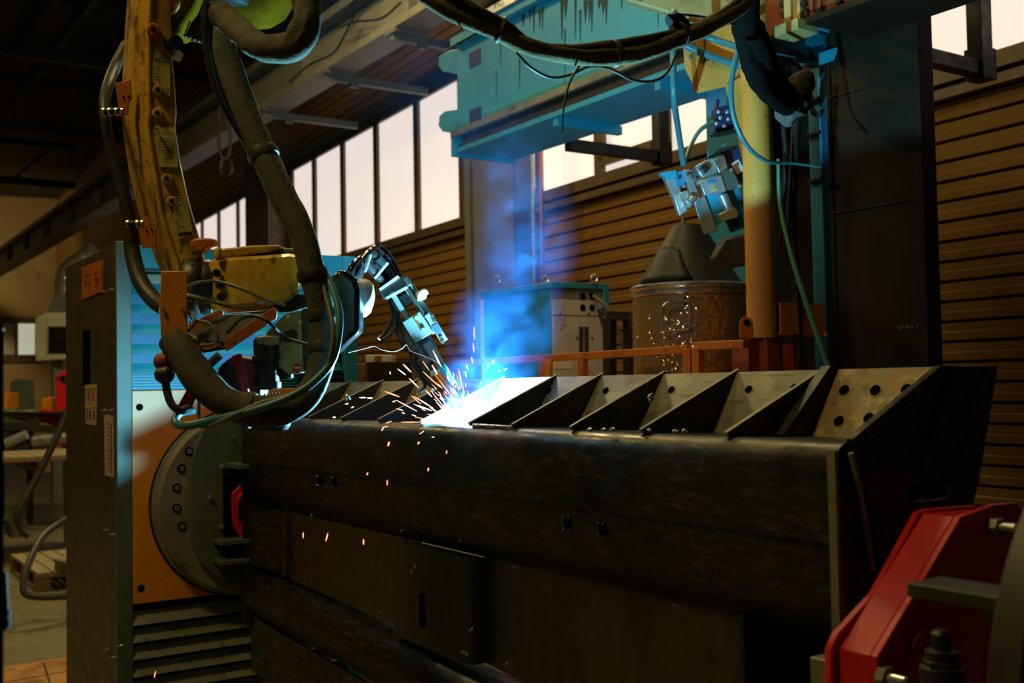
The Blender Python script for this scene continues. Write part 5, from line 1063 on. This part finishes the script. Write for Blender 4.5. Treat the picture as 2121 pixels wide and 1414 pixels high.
o = bgp(((86, 824), (108, 822), (108, 850), (86, 850)), DB+.3, .3, 'orange_paint', 'crate'); tag(o, 'small bright orange crate behind the red fixture', 'crate')
o = bgp(((4, 816), (16, 812), (16, 850), (4, 850)), DB+.3, .3, 'orange_paint', 'crate'); tag(o, 'orange box edge at the far left of the rack', 'crate')
o = bgp(((20, 790), (36, 784), (66, 785), (70, 850), (20, 850)), DB+.6, .05, 'green_board', 'green_board'); tag(o, 'dark green grey board leaning behind the pipes', 'board')
o = MB().cyl(D(-20, 862, DB-.3), D(82, 862, DB-.2), .085, 18).build('steel_pipe', 'zinc'); tag(o, 'pale horizontal steel pipe left of the red channel', 'pipe', 'pipes on the rack')
o = MB().cyl(D(70, 914, DB-1), D(175, 902, DB-1), .065, 18).build('steel_pipe', 'zinc'); tag(o, 'pale steel pipe below the red channel', 'pipe', 'pipes on the rack')
o = MB().cyl(D(12, 918, DB-1.2), D(55, 900, DB-1.2), .05, 14).build('steel_pipe', 'alu'); tag(o, 'short bright pipe end low on the left rack', 'pipe', 'pipes on the rack')
rk_ = thing('storage_rack', 'dark steel storage rack full of parts at far left', 'rack', D(80, 900, DB-.6))
for (a, b, t_) in (((-10, 880), (165, 893), .07), ((-10, 945), (165, 938), .10), ((-5, 905), (80, 872), .12), ((5, 955), (75, 905), .07)): MB().bar(D(*a, DB-.7), D(*b, DB-.5), .3, t_).build('shelf', 'dark_steel', rk_)
for x in (2, 62, 150):
    q = D(x, 850, DB-.1); MB().bar(q, V((q.x, q.y, 0)), .06, .06).build('upright', 'dark_steel', rk_)
MB().prism([D(x, 852, d) for x, d in ((-12, DB-.5), (170, DB-.5), (170, DB+.9), (-12, DB+.9))], (0, 0, -.03)).build('shelf', 'dark_steel', rk_)
for q in (((106, 928), (118, 926), (118, 944), (106, 944)), ((120, 930), (150, 928), (150, 944), (120, 945))): bgp(q, DB-1.1, .1, 'red_paint', 'red_bin', rk_)
# unit heater on the far wall
ht = thing('unit_heater', 'cream unit heater with black louvres in the left background', 'heater', D(115, 690, 14.80))
bgp(((97, 647), (160, 647), (160, 740), (97, 740)), 14.80, .6, 'heater_white', 'case', ht); bgp(((73, 658), (97, 647), (97, 740), (73, 744)), 14.85, .5, 'heater_white', 'side', ht)
bgp(((97, 647), (112, 610), (160, 606), (160, 647)), 14.90, .4, 'column_grey', 'hood', ht)
for k in range(9): bgp(((100, 678+6*k), (158, 678+6*k), (158, 681.5+6*k), (100, 681.5+6*k)), 14.77, .02, 'black', 'louvre', ht, 0)
bgp(((100, 676), (158, 676), (158, 732), (100, 732)), 14.79, .01, 'hole_black', 'grille_back', ht, 0)
bgp(((73, 738), (160, 734), (160, 742), (74, 748)), 14.78, .5, 'heater_white', 'bottom_tray', ht)
q = D(118, 745, 15.00); MB().box((q.x-.12, q.y-.12, 0), (q.x+.12, q.y+.12, q.z)).build('stand', 'column_grey', ht) if 0 else MB().bar(q, V((q.x, q.y, 0)), .12, .12).build('stand', 'column_grey', ht)
MB().tube(hpath(((140, 612, 15.10), (140, 585, 15.10), (148, 562, 15.10), (170, 545, 15.10), (200, 525, 15.10)), 6), .17, 18, .06, 1, 40).build('silver_duct', 'duct', ht)
# far windows of the end wall
fw_ = MB()
P0, P1 = onX(2, 672, -46.1), onX(72, 735, -46.1)
fr = MB().box((-46.15, P0.y-.3, P1.z-.3), (-46.1, P1.y+.3, P0.z+.3)).build('window_5', 'frame_brown'); tag(fr, 'far end window with pale panes at the left edge', kind='structure')
for a, b, mt in ((5, 30, 'heater_white'), (38, 72, 'far_window')):
    A_, B_ = onX(a, 670, -46.08), onX(b, 734, -46.08); MB().box((-46.09, A_.y, B_.z), (-46.05, B_.y, A_.z)).build('pane', mt, fr)
# black stand with grey switch box at the left edge
bs = thing('switch_stand', 'black stand with small grey switch box at the left edge', 'stand', D(2, 1300, 1.3))
q = D(0, 672, 1.3); MB().cyl(q, V((q.x, q.y, 0)), px2m(7, 1.3), 12).build('pole', 'cloth_black', bs)
mb = fplate(((-20, 1186), (11, 1186), (14, 1262), (12, 1308), (-20, 1310)), 1.285, .008); mb.build('switch_box', 'green_board', bs, bev=.003)
for y in (1270, 1286, 1293): MB().cyl(D(13, y, 1.29), D(21, y, 1.29), .0035, 10).build('switch_knob', 'black', bs)
for y in (683, 1075, 1215): MB().ball(D(7, y, 1.29), .0018, 6).build('screw', 'zinc', bs)
# low bench and box behind the torch
bh = thing('wooden_bench', 'brown wooden bench with dark box seen behind the torch', 'bench', D(790, 790, 5.4))
a, b = D(735, 752, 5.4), D(858, 748, 5.4); MB().prism([a, b, V((b.x, b.y, 0)), V((a.x, a.y, 0))], FH*.3).build('front_board', 'wood_brown', bh, bev=.005)
MB().prism([D(x, y, 5.36) for x, y in ((762, 752), (850, 748), (850, 830), (762, 832))], FH*.05).build('dark_front', 'dark_panel', bh)
bx_ = MB().prism([D(x, y, 5.38) for x, y in ((757, 735), (812, 735), (812, 750), (757, 751))], FH*.18).build('parts_box', 'grey_panel', bev=.004); tag(bx_, 'small grey parts box on the wooden bench behind the torch', 'box')
MB().prism([D(x, y, 5.375) for x, y in ((776, 737), (790, 737), (790, 749), (776, 750))], FH*.01).build('red_label', 'red_oxide', bx_)

# ================================================================== ARC, SPARKS AND SMOKE
ac = MB().ball(ARC+V((0, 0, -.006)), .004, 12).build('welding_arc', 'arc_core'); tag(ac, 'glaring white welding arc at the torch tip between two fins', 'arc')
sk_ = ((857, 793, 14, 14), (832, 770, 12, 9), (843, 762, 12, 12), (893, 785, 24, 22), (882, 757, 10, 14), (900, 765, 8, 14), (930, 768, 6, 12), (812, 816, 22, 8), (751, 823, 10, 0), (766, 824, 8, 0), (816, 831, 5, -2), (862, 828, 14, 12), (876, 832, 26, 16), (885, 838, 18, 10), (909, 830, 22, 28), (921, 835, 14, 26), (930, 850, 12, 24), (940, 840, 10, 20), (947, 798, 5, 16), (952, 775, 2, 14), (965, 775, 2, 10), (982, 690, 0, 20), (981, 720, 1, 14), (978, 745, 2, 8), (828, 848, 10, 3), (835, 855, 4, 2), (857, 860, 6, 2), (805, 874, 8, -3), (797, 884, 8, -2), (792, 889, 3, -3), (850, 874, 28, 0), (872, 866, 18, 4), (842, 840, 30, 16), (868, 842, 16, 8), (880, 845, 20, 8), (960, 825, 4, 12), (944, 812, 8, 14), (968, 760, 2, 6), (1010, 760, 4, -8), (1022, 749, 3, -6), (1034, 768, 4, 2), (1048, 764, 4, -2), (873, 896, 6, -4), (897, 905, 4, 0), (805, 919, 2, -6), (867, 917, 2, -3), (925, 936, 1, -5), (887, 972, 1, -5), (802, 999, 0, -8), (761, 981, 1, -3), (628, 1108, 0, -8), (677, 1112, 3, -12), (753, 1122, 0, -8), (321, 1396, 2, -9), (718, 836, 5, -1), (730, 843, 4, -2), (692, 864, 5, 0), (808, 772, 1, 4), (785, 702, 4, 2), (905, 742, 12, 24), (920, 800, 14, 18), (936, 820, 10, 14), (958, 800, 6, 20), (888, 815, 10, 10), (900, 850, 14, 10), (912, 842, 12, 14))
mb = MB()
for i, (x, y, dx, dy) in enumerate(sk_):
    near_ = y > 905; d_ = (2.80+random.uniform(-.12, .06)) if not near_ else random.uniform(2.0, 2.4)
    if y > 1000: d_ = 2.3
    a, b = D(x-dx*.7, y-dy*.7, d_), D(x+dx*.7, y+dy*.7, d_+random.uniform(-.01, .01)); r_ = random.uniform(.0011, .0019)
    mb.tube([a, (a*2+b)/3, (a+b*2)/3, b], [r_*.5, r_, r_, r_*.4], 6)
for k in range(70):                                   # fine spray close to the arc
    an = random.gauss(math.radians(118), .55); L_ = random.uniform(.02, .12); le = random.uniform(.006, .018)
    dv = (RT*math.cos(an)+UPV*math.sin(an)-FWD*random.uniform(-.2, .5)).normalized(); a = ARC+dv*L_; r_ = random.uniform(.0006, .0012)
    mb.tube([a, a+dv*le*.5, a+dv*le], [r_*.4, r_, r_*.4], 5)
so = mb.build('spark_shower', 'spark_hot', kind='stuff'); tag(so, 'shower of glowing orange sparks flying from the arc', 'sparks')
tr2 = MB().tube(hpath(((722, 730, 2.72), (755, 722, 2.72), (775, 717, 2.72), (790, 724, 2.72), (815, 728, 2.72), (832, 722, 2.72), (842, 714, 2.72), (850, 726, 2.72), (880, 738, 2.72), (905, 750, 2.72), (920, 765, 2.72)), 6), .0006, 5).build('spatter_thread', 'spark_white'); tag(tr2, 'thin bluish glowing spatter thread curling left of the torch', 'thread')
# smoke: one plume volume rising from the arc
BL = [(958, 842, 2.84, .06, 1.0), (985, 790, 2.88, .10, 1.0), (1025, 725, 2.93, .15, 1.0), (1055, 660, 2.97, .17, .9), (1070, 590, 3.02, .15, .9), (1088, 520, 3.08, .17, 1.3), (1088, 450, 3.15, .17, 1.4), (1072, 380, 3.25, .18, 1.0), (1030, 290, 3.5, .24, .4), (940, 200, 3.8, .30, .25), (830, 120, 4.1, .38, .18), (700, 60, 4.5, .45, .12)]
cen = [(D(x, y, d), r, k) for x, y, d, r, k in BL]
pth = spline([c for c, r, k in cen], 4); rr_ = spline([(r, 0, 0) for c, r, k in cen], 4)
smo = MB().tube([pth[0]*1.6-pth[4]*.6]+pth+[pth[-1]+(pth[-1]-pth[-4])], [.03]+[q[0]*1.02 for q in rr_]+[.15], 16).build('welding_smoke', 'black'); tag(smo, 'blue lit welding smoke drifting up from the arc', 'smoke', kind='stuff')
m = bpy.data.materials.new('smoke_volume'); m.use_nodes = True; nt = m.node_tree; nt.nodes.clear(); L = nt.links
out = nt.nodes.new('ShaderNodeOutputMaterial'); vs = nt.nodes.new('ShaderNodeVolumeScatter'); vs.inputs['Color'].default_value = (.06, .30, .95, 1); vs.inputs['Anisotropy'].default_value = .1
tc = nt.nodes.new('ShaderNodeTexCoord'); nz = nt.nodes.new('ShaderNodeTexNoise'); nz.inputs['Scale'].default_value = 11; nz.inputs['Detail'].default_value = 4; nz.inputs['Roughness'].default_value = .6; nz.inputs['Distortion'].default_value = .7
mr = nt.nodes.new('ShaderNodeMapRange'); mr.inputs[1].default_value = .43; mr.inputs[2].default_value = .66; mr.inputs[3].default_value = 0.0; mr.inputs[4].default_value = 1.9
L.new(tc.outputs['Object'], nz.inputs['Vector']); L.new(nz.outputs[0], mr.inputs[0])
prev = None
for c, r, k in cen:
    ds = nt.nodes.new('ShaderNodeVectorMath'); ds.operation = 'DISTANCE'; ds.inputs[1].default_value = c; L.new(tc.outputs['Object'], ds.inputs[0])
    fm = nt.nodes.new('ShaderNodeMapRange'); fm.interpolation_type = 'SMOOTHSTEP'; fm.inputs[1].default_value = r; fm.inputs[2].default_value = r*.15; fm.inputs[3].default_value = 0; fm.inputs[4].default_value = k
    L.new(ds.outputs['Value'], fm.inputs[0])
    if prev is None: prev = fm.outputs[0]
    else:
        mx = nt.nodes.new('ShaderNodeMath'); mx.operation = 'MAXIMUM'; L.new(prev, mx.inputs[0]); L.new(fm.outputs[0], mx.inputs[1]); prev = mx.outputs[0]
mu = nt.nodes.new('ShaderNodeMath'); mu.operation = 'MULTIPLY'; L.new(prev, mu.inputs[0]); L.new(mr.outputs[0], mu.inputs[1]); L.new(mu.outputs[0], vs.inputs['Density']); L.new(vs.outputs[0], out.inputs['Volume'])
smo.data.materials[0] = m
